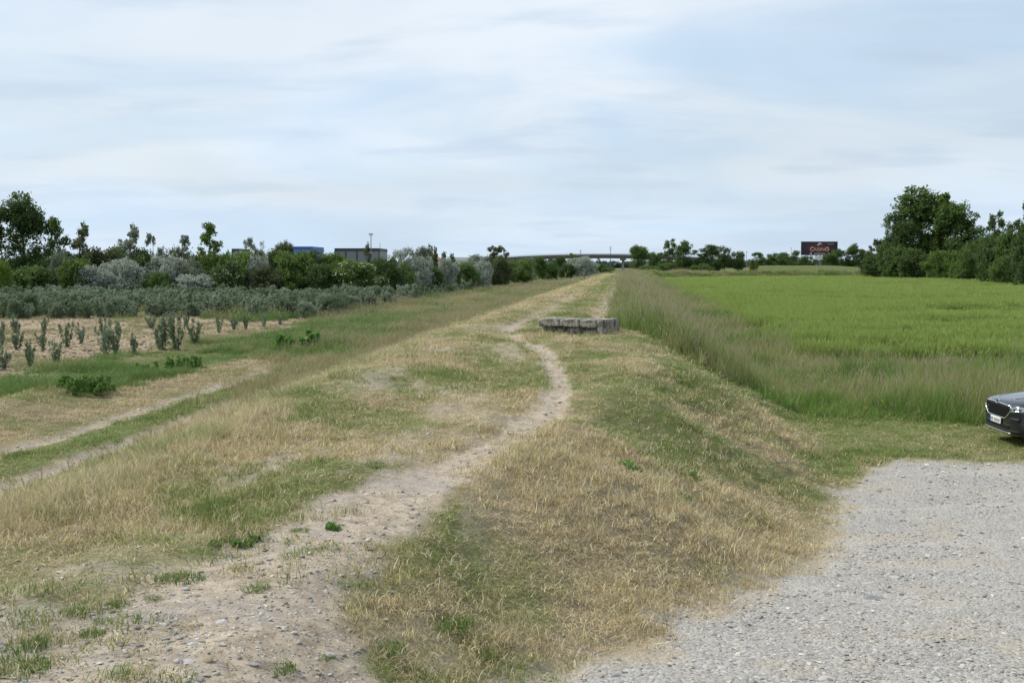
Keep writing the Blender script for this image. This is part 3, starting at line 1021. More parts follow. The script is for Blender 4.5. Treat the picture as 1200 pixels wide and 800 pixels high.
def blobs_for(kind, seed):
    rg = random.Random(seed)
    B = []
    if kind == 'round':
        for i in range(17):
            z = rg.uniform(.26, .90); w = .33 * math.sin(math.pi * min(1, max(.15, (z - .05) / .93))) ** .7
            a = rg.uniform(0, 6.28); q = w * rg.uniform(.3, 1)
            r = rg.uniform(.09, .155)
            B.append((q * math.cos(a), q * math.sin(a), z, r, r * .9))
        B.append((0, 0, .55, .22, .3)); B.append((rg.uniform(-.1, .1), 0, .9, .08, .09))
    elif kind == 'tall':
        for i in range(20):
            z = rg.uniform(.10, .94); w = .27 * (1 - ((z - .35) / .68) ** 2 if z > .35 else 1) ** .6
            a = rg.uniform(0, 6.28); q = w * rg.uniform(.3, 1)
            r = rg.uniform(.07, .13)
            B.append((q * math.cos(a), q * math.sin(a), z, r, r * 1.05))
        B.append((0, 0, .4, .2, .34)); B.append((.02, 0, .93, .05, .07))
    elif kind == 'open':
        for i in range(24):
            z = rg.uniform(.30, .95); a = rg.uniform(0, 6.28); q = .25 * rg.uniform(.15, 1) * math.sin(math.pi * min(.93, (z - .12) / .93)) ** .5
            r = rg.uniform(.04, .085)
            B.append((q * math.cos(a), q * math.sin(a), z, r, r * .95))
        for i in range(6):
            a = rg.uniform(0, 6.28); q = rg.uniform(.05, .22)
            B.append((q * math.cos(a), q * math.sin(a), rg.uniform(.12, .35), .12, .12))
    elif kind == 'spiky':
        for i in range(26):
            z = rg.uniform(.25, .97); a = rg.uniform(0, 6.28); q = .24 * (1.08 - z) * rg.uniform(.2, 1.3) + .02
            r = rg.uniform(.022, .045)
            B.append((q * math.cos(a), q * math.sin(a), z, r, r * 2.0))
        for i in range(6):
            a = rg.uniform(0, 6.28); q = rg.uniform(.03, .2)
            B.append((q * math.cos(a), q * math.sin(a), rg.uniform(.1, .35), .11, .13))
    elif kind == 'bush':
        for i in range(20):
            z = rg.uniform(.12, .84); w = .55 * math.sqrt(max(.05, 1 - (z / 1.0) ** 2))
            a = rg.uniform(0, 6.28); q = w * rg.uniform(.35, .95)
            r = rg.uniform(.12, .20)
            B.append((q * math.cos(a), q * math.sin(a), z, r, r * .85))
        B.append((0, 0, .42, .42, .42))
    elif kind == 'cone':
        for i in range(15):
            z = i / 15 * .92 + .05; w = .16 * (1.05 - z)
            a = rg.uniform(0, 6.28)
            B.append((w * .5 * math.cos(a), w * .5 * math.sin(a), z, .05 + w * .6, .07))
    elif kind == 'sapling':
        for i in range(9):
            a = i * 2.4 + rg.uniform(0, 1); hh_ = rg.uniform(.5, .98); q0 = .26 * rg.uniform(.15, 1)
            for t in (.12, .3, .5, .7, .9):
                q = q0 * (.3 + 1.5 * t)
                B.append((q * math.cos(a), q * math.sin(a), hh_ * t, .060 * (.6 + t * .6), .10))
    return B


ARCH = {}; NATW = {}; NATH = {}
SPEC = {  # n_clu, per, leaf, spread, trunk radius, trunk top, gap
    'round': (1000, 18, .016, .022, .020, .80, .42), 'tall': (1000, 20, .015, .019, .020, .86, .42),
    'open': (640, 14, .019, .015, .015, .88, .40), 'spiky': (560, 14, .016, .013, .013, .93, .42),
    'bush': (900, 16, .026, .034, .022, .60, .40), 'cone': (460, 12, .022, .018, .016, .93, .25),
    'sapling': (240, 9, .034, .022, .012, .55, .1)}


def arch(kind, i):
    key = (kind, i)
    if key not in ARCH:
        sd = (list(SPEC).index(kind) + 1) * 100 + i
        n_, per, leaf, spr, tr, top, gap = SPEC[kind]
        B = blobs_for(kind, sd)
        cm_ = crown_mesh(sd, B, n_, per, leaf, spr, low=.02, gap=gap)
        co_ = np.empty(len(cm_.vertices) * 3, np.float32); cm_.vertices.foreach_get('co', co_); co_ = co_.reshape(-1, 3)
        rr2 = np.hypot(co_[:, 0], co_[:, 1])
        NATW[key] = 2 * float(np.percentile(rr2, 93)); NATH[key] = float(np.percentile(co_[:, 2], 99.7))
        ARCH[key] = (cm_,
                     limb_mesh(sd, B[::2] if kind != 'sapling' else B, tr, top, .05 if kind in ('bush', 'sapling') else .22), B)
    return ARCH[key]


M_bark = simple('bark', (.13, .105, .08), .9, var=.3, scale=3, bump=.5, spec=.1)
M_barkg = simple('grey_bark', (.22, .20, .17), .9, var=.3, scale=3, bump=.5, spec=.1)
F_dark = leafy('dark_leaves', (.042, .076, .024), (.115, .175, .050))
F_deep = leafy('deep_green_leaves', (.055, .098, .026), (.14, .22, .055))
F_mid = leafy('green_leaves', (.065, .115, .024), (.165, .25, .055))
F_bright = leafy('bright_leaves', (.085, .15, .025), (.21, .31, .06))
F_olive = leafy('olive_leaves', (.065, .085, .036), (.155, .185, .080))
F_grey = leafy('grey_green_leaves', (.11, .14, .09), (.26, .30, .21))
F_silver = leafy('silver_leaves', (.20, .24, .19), (.46, .50, .42))
F_far = leafy('far_leaves', (.05, .085, .055), (.10, .145, .09))
F_sap = leafy('sapling_leaves', (.15, .20, .13), (.38, .45, .32), hue=(.07, .12, .035), trans=.35)
F_flower = leafy('cream_blossom', (.50, .52, .34), (.72, .72, .52), .2)


def tree(name, px, depth, top, hw, kind, var, mat, label, cat, group, z0=None, bark=None, ydepth=1.0, rz=None):
    """px, top, hw: where it stood in the photograph's pixels; depth in metres gives its real place and size"""
    x = (px - 600) / 1200 * depth
    zb = h1(x, depth) - .05 if z0 is None else z0
    zt = EYE + (310 - top) / 1200 * depth
    H = zt - zb
    W = 2 * hw / 1200 * depth
    t = empty(name, (x, depth, zb), (px * 12.9898) % 6.28 if rz is None else rz)
    cm, lm, B = arch(kind, var)
    s = W / NATW[(kind, var)]
    t.scale = (s, s * ydepth, H / NATH[(kind, var)])
    tag(t, label, cat, group)
    link_mesh('crown', cm, mat, t)
    link_mesh('trunk', lm, bark or M_bark, t)
    return t


HG = 'trees and shrubs of the hedge beyond the plantation'
def hl(px):      # distance of the hedge at a pixel column
    return float(np.interp(px, [-40, 0, 440, 550, 620, 680, 720], [96, 97, 107, 135, 170, 255, 330]))


TREES = [
 # name, px, extra depth, top, halfwidth, kind, var, material, label, category
 ('broadleaf_tree', 30, 6, 230, 31, 'tall', 0, F_dark, 'tallest dark green tree in the hedge, rising at the photo\'s left edge', 'tree'),
 ('broadleaf_tree', -6, 5, 236, 26, 'open', 0, F_dark, 'dark open-crowned tree cut by the photo\'s left edge', 'tree'),
 ('broadleaf_tree', 70, 5, 256, 15, 'open', 1, F_deep, 'slim dark tree with see-through round head beside the tallest left tree', 'tree'),
 ('broadleaf_tree', 95, 5, 263, 14, 'open', 2, F_olive, 'olive grey tree leaning out right of the slim round-headed tree', 'tree'),
 ('broadleaf_tree', 154, 4, 265, 14, 'open', 2, F_grey, 'thin pale feathery tree standing alone above the silver shrubs', 'tree'),
 ('broadleaf_tree', 181, 4, 275, 12, 'open', 4, F_grey, 'smaller thin grey tree with forked top right of the feathery one', 'tree'),
 ('broadleaf_tree', 216, 4, 277, 15, 'spiky', 2, F_grey, 'thin grey tree with one pointed shoot above the hedge', 'tree'),
 ('broadleaf_tree', 247, 3, 263, 19, 'open', 3, F_mid, 'ragged green tree with bare gaps, tallest in the hedge\'s middle', 'tree'),
 ('silver_tree', 290, 5, 280, 14, 'open', 4, F_silver, 'silvery open tree right of the ragged green tree', 'tree'),
 ('broadleaf_tree', 308, 4, 286, 13, 'tall', 1, F_grey, 'grey-green narrow tree between the silver tree and the blue shed', 'tree'),
 ('broadleaf_tree', 333, 5, 284, 14, 'round', 0, F_olive, 'dusky olive tree just left of the blue shed', 'tree'),
 ('broadleaf_tree', 364, 6, 293.5, 18, 'round', 1, F_deep, 'low green tree in front of the blue shed', 'tree'),
 ('broadleaf_tree', 393, 6, 297, 20, 'round', 2, F_mid, 'green tree below the left end of the grey shed', 'tree'),
 ('broadleaf_tree', 431, 4, 286, 11, 'spiky', 3, F_olive, 'thin olive tree poking up before the grey shed and lamp mast', 'tree'),
 ('silver_tree', 474, 5, 291, 15, 'round', 3, F_silver, 'pale silver tree right of the grey shed', 'tree'),
 ('silver_tree', 495, 8, 290, 14, 'round', 4, F_grey, 'grey-green round tree next to the pointed conifer', 'tree'),
 ('conifer', 504, 40, 288, 7, 'cone', 0, F_dark, 'tallest pointed dark conifer, left of the red roof', 'conifer'),
 ('conifer', 511, 44, 290, 5, 'cone', 1, F_dark, 'pointed dark conifer directly above the red roof', 'conifer'),
 ('conifer', 520, 40, 296, 6, 'cone', 2, F_deep, 'short conifer right of the red roof', 'conifer'),
 ('conifer', 530, 40, 298, 6, 'cone', 0, F_dark, 'short dark conifer farthest right of the red roof', 'conifer'),
 ('broadleaf_tree', 583, 2, 289, 14, 'open', 5, F_olive, 'dark tree with a wispy tip left of the bridge', 'tree'),
 ('broadleaf_tree', 562, 8, 299, 16, 'round', 1, F_grey, 'grey-green round-topped tree left of the wispy-tipped one', 'tree'),
 ('shrub', 4, -3, 305, 10, 'bush', 0, F_bright, 'bright green bush at the photo\'s left edge under the tall trees', 'shrub'),
 ('shrub', 38, -1, 312, 30, 'bush', 1, F_deep, 'dark green bush at the foot of the tallest left tree', 'shrub'),
 ('shrub', 62, 3, 296, 22, 'bush', 2, F_dark, 'very dark bush behind, beneath the slim round-headed tree', 'shrub'),
 ('shrub', 90, -1, 303, 21, 'bush', 3, F_mid, 'yellowish green bush left of the big silver shrub', 'shrub'),
 ('silver_shrub', 74, 1, 294, 13, 'bush', 4, F_grey, 'greyish shrub tucked below the olive grey tree', 'shrub'),
 ('silver_shrub', 114, -2, 312, 20, 'bush', 5, F_silver, 'low silver shrub left of the largest silver one', 'shrub'),
 ('silver_shrub', 139, -1, 304, 27, 'bush', 0, F_silver, 'largest silver-leaved shrub at the left of the hedge', 'shrub'),
 ('shrub', 121, 4, 291, 27, 'bush', 1, F_olive, 'dull olive shrub behind the largest silver shrub', 'shrub'),
 ('shrub', 208, 6, 291, 22, 'bush', 0, F_olive, 'olive shrub at the back of the hedge behind the silver shrubs', 'shrub'),
 ('shrub', 145, 7, 290, 24, 'bush', 5, F_deep, 'deep green shrub at the very back, left of the feathery tree', 'shrub'),
 ('shrub', 325, 5, 293, 20, 'bush', 4, F_deep, 'deep green shrub behind the hedge just left of the blue shed', 'shrub'),
 ('shrub', 165, 3, 293, 24, 'bush', 2, F_dark, 'dark shrub at the foot of the feathery tree', 'shrub'),
 ('silver_shrub', 196, 1, 300, 25, 'bush', 3, F_silver, 'silver shrub below the pointed grey tree', 'shrub'),
 ('shrub', 186, -2, 319, 19, 'bush', 4, F_deep, 'low fresh green bush between two silver shrubs', 'shrub'),
 ('silver_shrub', 226, 0, 303, 17, 'bush', 5, F_grey, 'grey shrub left of the ragged green tree', 'shrub'),
 ('silver_shrub', 230, -3, 322, 25, 'bush', 1, F_silver, 'low wide silver shrub in front of the hedge, left of the blossoming elder', 'shrub'),
 ('elder_bush', 266, -2, 306, 21, 'bush', 2, F_dark, 'dark round elder bush dotted with small blossom', 'shrub'),
 ('shrub', 277, 2, 295, 24, 'bush', 3, F_bright, 'bright green bush behind the dark dotted elder', 'shrub'),
 ('shrub', 247, 2, 298, 16, 'bush', 4, F_mid, 'bright foliage at the foot of the ragged green tree', 'shrub'),
 ('silver_shrub', 303, 1, 300, 13, 'bush', 0, F_silver, 'narrow silver shrub right of the dark dotted elder', 'shrub'),
 ('shrub', 318, -1, 312, 20, 'bush', 5, F_olive, 'dusky shrub right of the narrow silver shrub', 'shrub'),
 ('shrub', 347, 0, 295, 27, 'bush', 1, F_mid, 'wide mid-green bush below the blue shed', 'shrub'),
 ('shrub', 378, -2, 310, 23, 'bush', 2, F_dark, 'dark bush left of the white-blossomed elder', 'shrub'),
 ('elder_bush', 413, -2, 305, 26, 'bush', 3, F_mid, 'elder bush covered in creamy white blossom below the grey shed', 'shrub'),
 ('shrub', 452, 0, 302, 24, 'bush', 4, F_dark, 'dark bush right of the white-blossomed elder', 'shrub'),
 ('shrub', 474, -1, 309, 16, 'bush', 5, F_deep, 'dark green bush below the pale silver tree', 'shrub'),
 ('silver_shrub', 492, 0, 301, 15, 'bush', 0, F_silver, 'silver shrub with rounded top left of the red roof', 'shrub'),
 ('shrub', 510, -2, 313, 14, 'bush', 1, F_dark, 'low dark bush below the red roof', 'shrub'),
 ('silver_shrub', 524, 1, 303, 12, 'bush', 2, F_silver, 'silver shrub below the short conifers', 'shrub'),
 ('shrub', 543, 1, 308, 19, 'bush', 3, F_deep, 'dark green bush right of the conifers', 'shrub'),
 ('silver_shrub', 565, -2, 306, 15, 'bush', 4, F_silver, 'silver shrub at the foot of the grey round-topped tree', 'shrub'),
 ('shrub', 584, 0, 301, 20, 'bush', 5, F_olive, 'large dusky bush beneath the wispy-tipped tree', 'shrub'),
 ('shrub', 607, 5, 304, 17, 'bush', 0, F_mid, 'fresh green bush right of the large dusky bush', 'shrub'),
 ('silver_shrub', 618, 24, 302, 9, 'bush', 1, F_grey, 'small grey shrub under the left end of the bridge', 'shrub'),
 ('broadleaf_tree', 632, 20, 301, 9, 'round', 2, F_deep, 'dark tree against the left part of the bridge', 'tree'),
 ('shrub', 642, 10, 308, 13, 'bush', 2, F_deep, 'green bush on the skyline under the bridge', 'shrub'),
 ('broadleaf_tree', 655, 22, 300, 8, 'round', 0, F_dark, 'dark round tree rising in front of the bridge', 'tree'),
 ('broadleaf_tree', 670, 40, 297, 6, 'round', 3, F_mid, 'small green tree whose top overlaps the bridge deck', 'tree'),
 ('silver_shrub', 683, 10, 301, 17, 'bush', 3, F_silver, 'wide silver bush on the skyline below the bridge', 'shrub'),
 ('shrub', 664, 0, 309, 10, 'bush', 4, F_dark, 'dark bush left of the wide silver bush', 'shrub'),
 ('broadleaf_tree', 701, 30, 302, 4, 'tall', 2, F_dark, 'small dark tree between the silver bush and the bridge pier', 'tree'),
 ('shrub', 710, 30, 311, 9, 'bush', 5, F_deep, 'low bush at the far end of the dike road', 'shrub'),
]
hist = {}
tree_objs = {}
for (nm, px, ex, top, hw, kind, var, mat, label, cat) in TREES:
    t = tree(nm, px, hl(px) + ex, top, hw, kind, var % 6, mat, label, cat, HG, bark=M_barkg if mat in (F_silver, F_grey) else M_bark)
    tree_objs[label] = t

# blossom on the two elders: flat cream heads on the outside of the crown
for lab, cnt, fs in (('elder bush covered in creamy white blossom below the grey shed', 430, .040), ('dark round elder bush dotted with small blossom', 210, .026)):
    t = tree_objs[lab]
    B = ARCH[('bush', 3 if cnt > 300 else 2)][2]
    rg = np.random.default_rng(cnt)
    P = []
    while len(P) < cnt:
        b = B[rg.integers(len(B))]
        d = rg.normal(size=3); d /= np.linalg.norm(d); d[2] = abs(d[2]) * .8 - .2
        p = np.array(b[:3]) + d * np.array([b[3], b[3], b[4]]) * 1.12
        if p[2] > .12: P.append(p)
    P = np.repeat(np.array(P), 5, 0) + rg.normal(size=(cnt * 5, 3)) * np.array([.014, .014, .005])
    V, F = rot_quads(P, np.full(len(P), fs * .7), rg, 1.1)
    me = np_mesh('blossom', V, F, 4, {'bl': np.stack([np.repeat(rg.random(len(P)), 4)] * 3, 1)})
    link_mesh('blossom', me, F_flower, t)

DG = 'trees beyond the bend of the dike'
for (nm, px, dep, top, hw, kind, var, mat, label) in [
 ('broadleaf_tree', 748, 318, 288, 12, 'round', 0, F_deep, 'round dark tree right of the bridge pier at the dike\'s end'),
 ('broadleaf_tree', 767, 330, 296, 10, 'round', 1, F_dark, 'low dark tree between the round tree and the tall pair'),
 ('broadleaf_tree', 784, 322, 281, 13, 'open', 0, F_deep, 'tall loose-crowned tree, left one of the tall pair past the bridge'),
 ('broadleaf_tree', 800, 326, 283, 12, 'tall', 3, F_deep, 'tall tree with pointed tops, right one of the tall pair past the bridge'),
 ('broadleaf_tree', 821, 322, 291, 11, 'open', 2, F_dark, 'dark tree with a flat broken top after the gap'),
 ('broadleaf_tree', 834, 330, 287, 9, 'tall', 4, F_dark, 'pointed dark tree in the middle of the second clump'),
 ('broadleaf_tree', 848, 322, 289, 12, 'round', 3, F_dark, 'broad dark tree right of the pointed one in the second clump'),
 ('broadleaf_tree', 864, 326, 295, 10, 'round', 4, F_dark, 'lowest dark tree closing the second clump on its right'),
 ('shrub', 760, 300, 311, 12, 'bush', 0, F_mid, 'low light green bush below the round dark tree'),
 ('shrub', 782, 300, 308, 14, 'bush', 1, F_deep, 'low dark bush below the tall pair'),
 ('shrub', 822, 302, 309, 12, 'bush', 2, F_deep, 'low bush below the flat-topped dark tree'),
 ('shrub', 883, 300, 304, 6, 'bush', 3, F_deep, 'small bush alone at the left end of the green bank'),
]:
    tree(nm, px, dep, top, hw, kind, var % 6, mat, label, 'shrub' if nm == 'shrub' else 'tree', DG)

BG = 'trees around the billboard'
for (px, dep, top, hw, kind, var, label) in [
 (889, 470, 296, 9, 'open', 1, 'far tree at the left end of the billboard row, above the small bush'),
 (905, 470, 297, 10, 'round', 1, 'far tree second in the row left of the billboard'),
 (918, 480, 296, 9, 'round', 2, 'far tree midway in the row left of the billboard'),
 (930, 470, 294, 10, 'round', 3, 'far tree with the highest top just left of the billboard'),
 (944, 395, 300, 12, 'bush', 3, 'low far tree under the left half of the billboard'),
 (972, 392, 297, 9, 'round', 0, 'far tree just right of the billboard\'s mast'),
 (979, 396, 292, 8, 'round', 4, 'far tree covering the billboard\'s lower right corner'),
 (989, 398, 294, 8, 'open', 3, 'far tree between the billboard and the pointed tree'),
 (998, 396, 286, 8, 'tall', 0, 'pointed far tree, tallest right of the billboard'),
 (1008, 398, 292, 7, 'tall', 4, 'narrow far tree right of the tallest pointed one'),
 (1017, 396, 295, 8, 'round', 2, 'far tree half hidden by the big trees on the right'),
]:
    tree('broadleaf_tree', px, dep, top, hw, kind, var % 6, F_deep if var != 3 else F_dark, label, 'tree', BG)

RG = 'wood edge on the right of the field'
for (nm, px, dep, top, hw, kind, var, mat, label) in [
 ('broadleaf_tree', 1079, 236, 223, 42, 'tall', 0, F_deep, 'biggest tree of the photo, broad peaked crown over the right field'),
 ('broadleaf_tree', 1057, 234, 250, 24, 'tall', 3, F_dark, 'left flank of the biggest crown, dark lower tree'),
 ('broadleaf_tree', 1094, 232, 229, 22, 'open', 4, F_mid, 'lighter loose crown merging into the biggest tree on its right'),
 ('broadleaf_tree', 1116, 228, 240, 25, 'tall', 4, F_deep, 'feathery tree forming the right shoulder of the biggest crown'),
 ('broadleaf_tree', 1133, 224, 249, 19, 'open', 3, F_dark, 'low-slung tree at the outer right of the biggest crown'),
 ('broadleaf_tree', 1163, 205, 250, 17, 'open', 0, F_dark, 'loose small-crowned tree standing out right of the big crown'),
 ('broadleaf_tree', 1184, 190, 263, 19, 'tall', 2, F_dark, 'dark rounded tree near the photo\'s right edge'),
 ('broadleaf_tree', 1206, 150, 226, 15, 'open', 1, F_dark, 'tall thin tree cut by the photo\'s right edge'),
 ('broadleaf_tree', 1026, 248, 281, 11, 'open', 5, F_olive, 'small loose tree at the far left end of the right wood'),
 ('shrub', 1043, 238, 270, 15, 'bush', 4, F_deep, 'tall dark shrub filling the left side below the biggest crown'),
 ('shrub', 1030, 240, 297, 19, 'bush', 0, F_dark, 'dark shrub at the left end of the right wood'),
 ('shrub', 1052, 232, 291, 22, 'bush', 1, F_deep, 'dark shrub under the left flank of the big crown'),
 ('shrub', 1072, 222, 293, 22, 'bush', 2, F_dark, 'very dark shrub under the middle of the big crown'),
 ('shrub', 1104, 212, 294, 22, 'bush', 3, F_mid, 'lighter green shrub in front of the big crown'),
 ('shrub', 1128, 202, 300, 16, 'bush', 4, F_mid, 'low mid-green shrub next right of the lighter one'),
 ('shrub', 1143, 196, 279, 22, 'bush', 5, F_deep, 'tall dark shrub below the loose small-crowned tree'),
 ('shrub', 1165, 175, 275, 23, 'bush', 0, F_dark, 'broad dark shrub left of the rightmost bushes'),
 ('shrub', 1186, 160, 270, 24, 'bush', 1, F_deep, 'high dark shrub with uneven top near the right edge'),
 ('shrub', 1207, 148, 263, 24, 'bush', 2, F_dark, 'dark shrub cut by the photo\'s right edge'),
 ('shrub', 1178, 156, 300, 16, 'bush', 3, F_deep, 'low shrub at the foot of the high dark shrub'),
]:
    tree(nm, px, dep, top, hw, kind, var % 6, mat, label, 'shrub' if nm == 'shrub' else 'tree', RG, z0=-.1)

# ------------------------------------------------------------------ saplings of the plantation
def sapling(x, y, H, var, label, group, w=1.0, rz=0.0, kind='sapling'):
    t = empty('sapling', (x, y, h1(x, y) - .03), rz)
    cm, lm, B = arch(kind, var % 5)
    if kind == 'bush': t.scale = (H * w * .62, H * w * .62, H * .92)
    else: t.scale = (H * w, H * w, H)
    tag(t, label, 'sapling', group)
    link_mesh('crown', cm, F_sap, t)
    link_mesh('trunk', lm, M_barkg, t)
    return t


ORD = ['first', 'second', 'third', 'fourth', 'fifth', 'sixth', 'seventh', 'eighth', 'ninth', 'tenth', 'eleventh', 'twelfth', 'thirteenth', 'fourteenth']
rows = [
 ('nearest row on the bare soil', [(4, 433, 403, 1.3), (35, 431, 398, 1), (67, 428, 399, 1.1), (123, 417, 374, .9), (136, 416, 376, 1.0), (157, 415, 387, .9), (190, 412, 367, 1.2), (206, 410, 368, 1.1), (229, 404, 372, 1.1)]),
 ('second row on the bare soil', [(-2, 412, 385, 1.2), (20, 410, 383, 1.2), (50, 412, 388, 1.2), (78, 407, 378, 1.1), (95, 403, 377, .9), (256, 390, 369, 1.0), (274, 387, 369, 1.1), (288, 386, 367, 1.1), (310, 384, 367, 1.0), (328, 381, 366, 1.0)]),
 ('third row on the bare soil', [(2, 398, 376, 1.2), (18, 392, 368, 1.3), (52, 391, 369, 1.0), (121, 395, 371, 1.1), (178, 385, 366, 1.5), (200, 384, 365, 1.2), (218, 382, 366, 1.1)]),
]
SG = 'saplings spaced out on the bare soil'
k = 0
for rn, lst in rows:
    for i, (px, by, ty, w) in enumerate(lst):
        x, y, z = at(px, by)
        dist = y
        H = (by - ty) / 1200 * dist * 1.06
        sapling(x, y, H, k, 'grey-green sapling, %s from the left in the %s' % (ORD[i], rn), SG, w * .62, k * 2.1)
        k += 1

rgs = np.random.default_rng(77)
cand = []
for row in range(0, 44):
    yy0 = 64 + row * 1.9
    for xx in np.arange(-75, 12, 1.15):
        x = xx + rgs.uniform(-.35, .35); y = yy0 + (x + 40) * .04 + rgs.uniform(-.45, .45)
        cand.append((x, y))
cand = np.array(cand)
d_ = sdist(cand[:, 0], cand[:, 1], AXIS)
ppx = 600 + 1200 * cand[:, 0] / cand[:, 1]
hly = np.interp(ppx, [-60, 0, 440, 550, 620, 680], [95, 96, 106, 133, 168, 250])
front = 66 + (fbm(cand[:, 0], cand[:, 1], 5, 3, 91) - .5) * 10 + np.where(ppx > 250, -3, 0)
ok = (d_ < -17.4 - rgs.random(len(d_)) * 1.5) & (cand[:, 1] < hly - 2.0) & (cand[:, 1] > front) & (ppx > -60) & (rgs.random(len(d_)) < .25 + .7 * ss(fbm(cand[:, 0], cand[:, 1], 4, 3, 95), .40, .55))
cand = cand[ok]
cand = cand[np.argsort(np.hypot(cand[:, 0], cand[:, 1]))]
inview = np.abs(cand[:, 0] / cand[:, 1]) < .505
vis = cand[inview]; hidden = cand[~inview]
NI = 265
for i, (x, y) in enumerate(vis[:NI]):
    sapling(float(x), float(y), float(rgs.uniform(1.05, 1.7)), i, 'grey-green sapling in the dense front ranks behind the bare soil', 'saplings crowded behind the bare soil', float(rgs.uniform(1.0, 1.5)), i * 1.7, 'bush' if i % 5 < 2 else 'sapling')
rest = np.concatenate([vis[NI:], hidden])
pc = bpy.data.collections.new('sapling_mass')
for i in range(6):
    cm, lm, B = arch('sapling', i) if i % 2 else arch('bush', i)
    c2 = cm.copy(); c2.materials.clear(); c2.materials.append(F_sap)
    if i % 2 == 0: c2.transform(Matrix.Diagonal((.62, .62, .92, 1)))
    pc.objects.link(bpy.data.objects.new('sapling_mass_%d' % i, c2))
n = len(rest)
hh = rgs.uniform(1.05, 1.75, n); ww = hh * rgs.uniform(1.05, 1.5, n)
scatter('shrubbery', pc, np.stack([rest[:, 0], rest[:, 1], height(rest[:, 0], rest[:, 1]) - .03], 1), np.stack([0 * hh, 0 * hh, rgs.random(n) * 6.28], 1),
        np.stack([ww, ww, hh], 1), seed=5, label='mass of grey-green saplings in the farthest plantation rows before the hedge', cat='saplings')

# ground cover between the saplings: weeds in soft green
X, Y, rg = sample(26000, 60, 190, .9, 19, 8, -36)
dd = sdist(X, Y, AXIS)
keep = (dd < -16) & (Y > 64 + (fbm(X, Y, 5, 3, 91) - .5) * 10) & (Y < np.interp(600 + 1200 * X / Y, [-60, 0, 440, 550, 620, 680], [95, 96, 106, 133, 168, 250]) + 12) & (rg.random(len(X)) < .75 * ss(fbm(X, Y, 6, 3, 92), .36, .5))
X, Y = X[keep], Y[keep]; n = len(X)
g = np.clip(ss(fbm(X, Y, 7, 3, 93), .42, .6) + .3 * (rg.random(n) - .5), 0, 1)
scatter('weeds', tallc, np.stack([X, Y, height(X, Y) - .02], 1), np.stack([0 * X, 0 * X, rg.random(n) * 6.28], 1), np.stack([np.full(n, 2.0), np.full(n, 2.0), .45 + .5 * rg.random(n)], 1),
        lerp3((.19, .20, .08), (.10, .19, .045), g), .25 - .2 * g, 20, 'soft green weeds growing between the saplings', 'weeds')

# ------------------------------------------------------------------ single weeds and tufts
F_weed = leafy('weed_leaves', (.08, .16, .035), (.20, .33, .08), .4)
F_dock = leafy('dock_leaves', (.07, .18, .03), (.18, .36, .07), .4)


def weed_mesh(seed, n, rad, h, leaf, elong=1.5):
    rg = np.random.default_rng(seed)
    K = max(6, int(n / 70))
    ka = rg.random(K) * 6.283; kr = rad * rg.random(K) ** .6; kh = h * (.35 + .75 * rg.random(K))
    k = rg.integers(0, K, n); t = rg.random(n) ** .8
    r2 = .16 * h * (1.2 - t) + .02; a2 = rg.random(n) * 6.283
    P = np.stack([kr[k] * np.cos(ka[k]) + r2 * np.cos(a2), kr[k] * np.sin(ka[k]) + r2 * np.sin(a2), kh[k] * (.08 + .92 * t)], 1)
    V, F = rot_quads(P, np.full(n, leaf), rg, elong)
    V[:, 2] = np.maximum(V[:, 2], -.01)
    return np_mesh('leaves', V, F, 4, {'bl': np.stack([np.repeat(rg.random(n), 4), np.repeat(rg.random(n), 4), np.zeros(n * 4)], 1)})


def stems_mesh(seed, n, rad, h):
    mb = MB(); rg = random.Random(seed)
    for i in range(n):
        a = rg.uniform(0, 6.28); r = rad * rg.uniform(.1, .8)
        mb.tube([(0, 0, -.03), (r * .5 * math.cos(a), r * .5 * math.sin(a), h * .5), (r * math.cos(a), r * math.sin(a), h * rg.uniform(.6, .9))], [.008, .006, .003], 5)
    me = bpy.data.meshes.new('stems'); mb.bm.to_mesh(me); mb.bm.free()
    return me


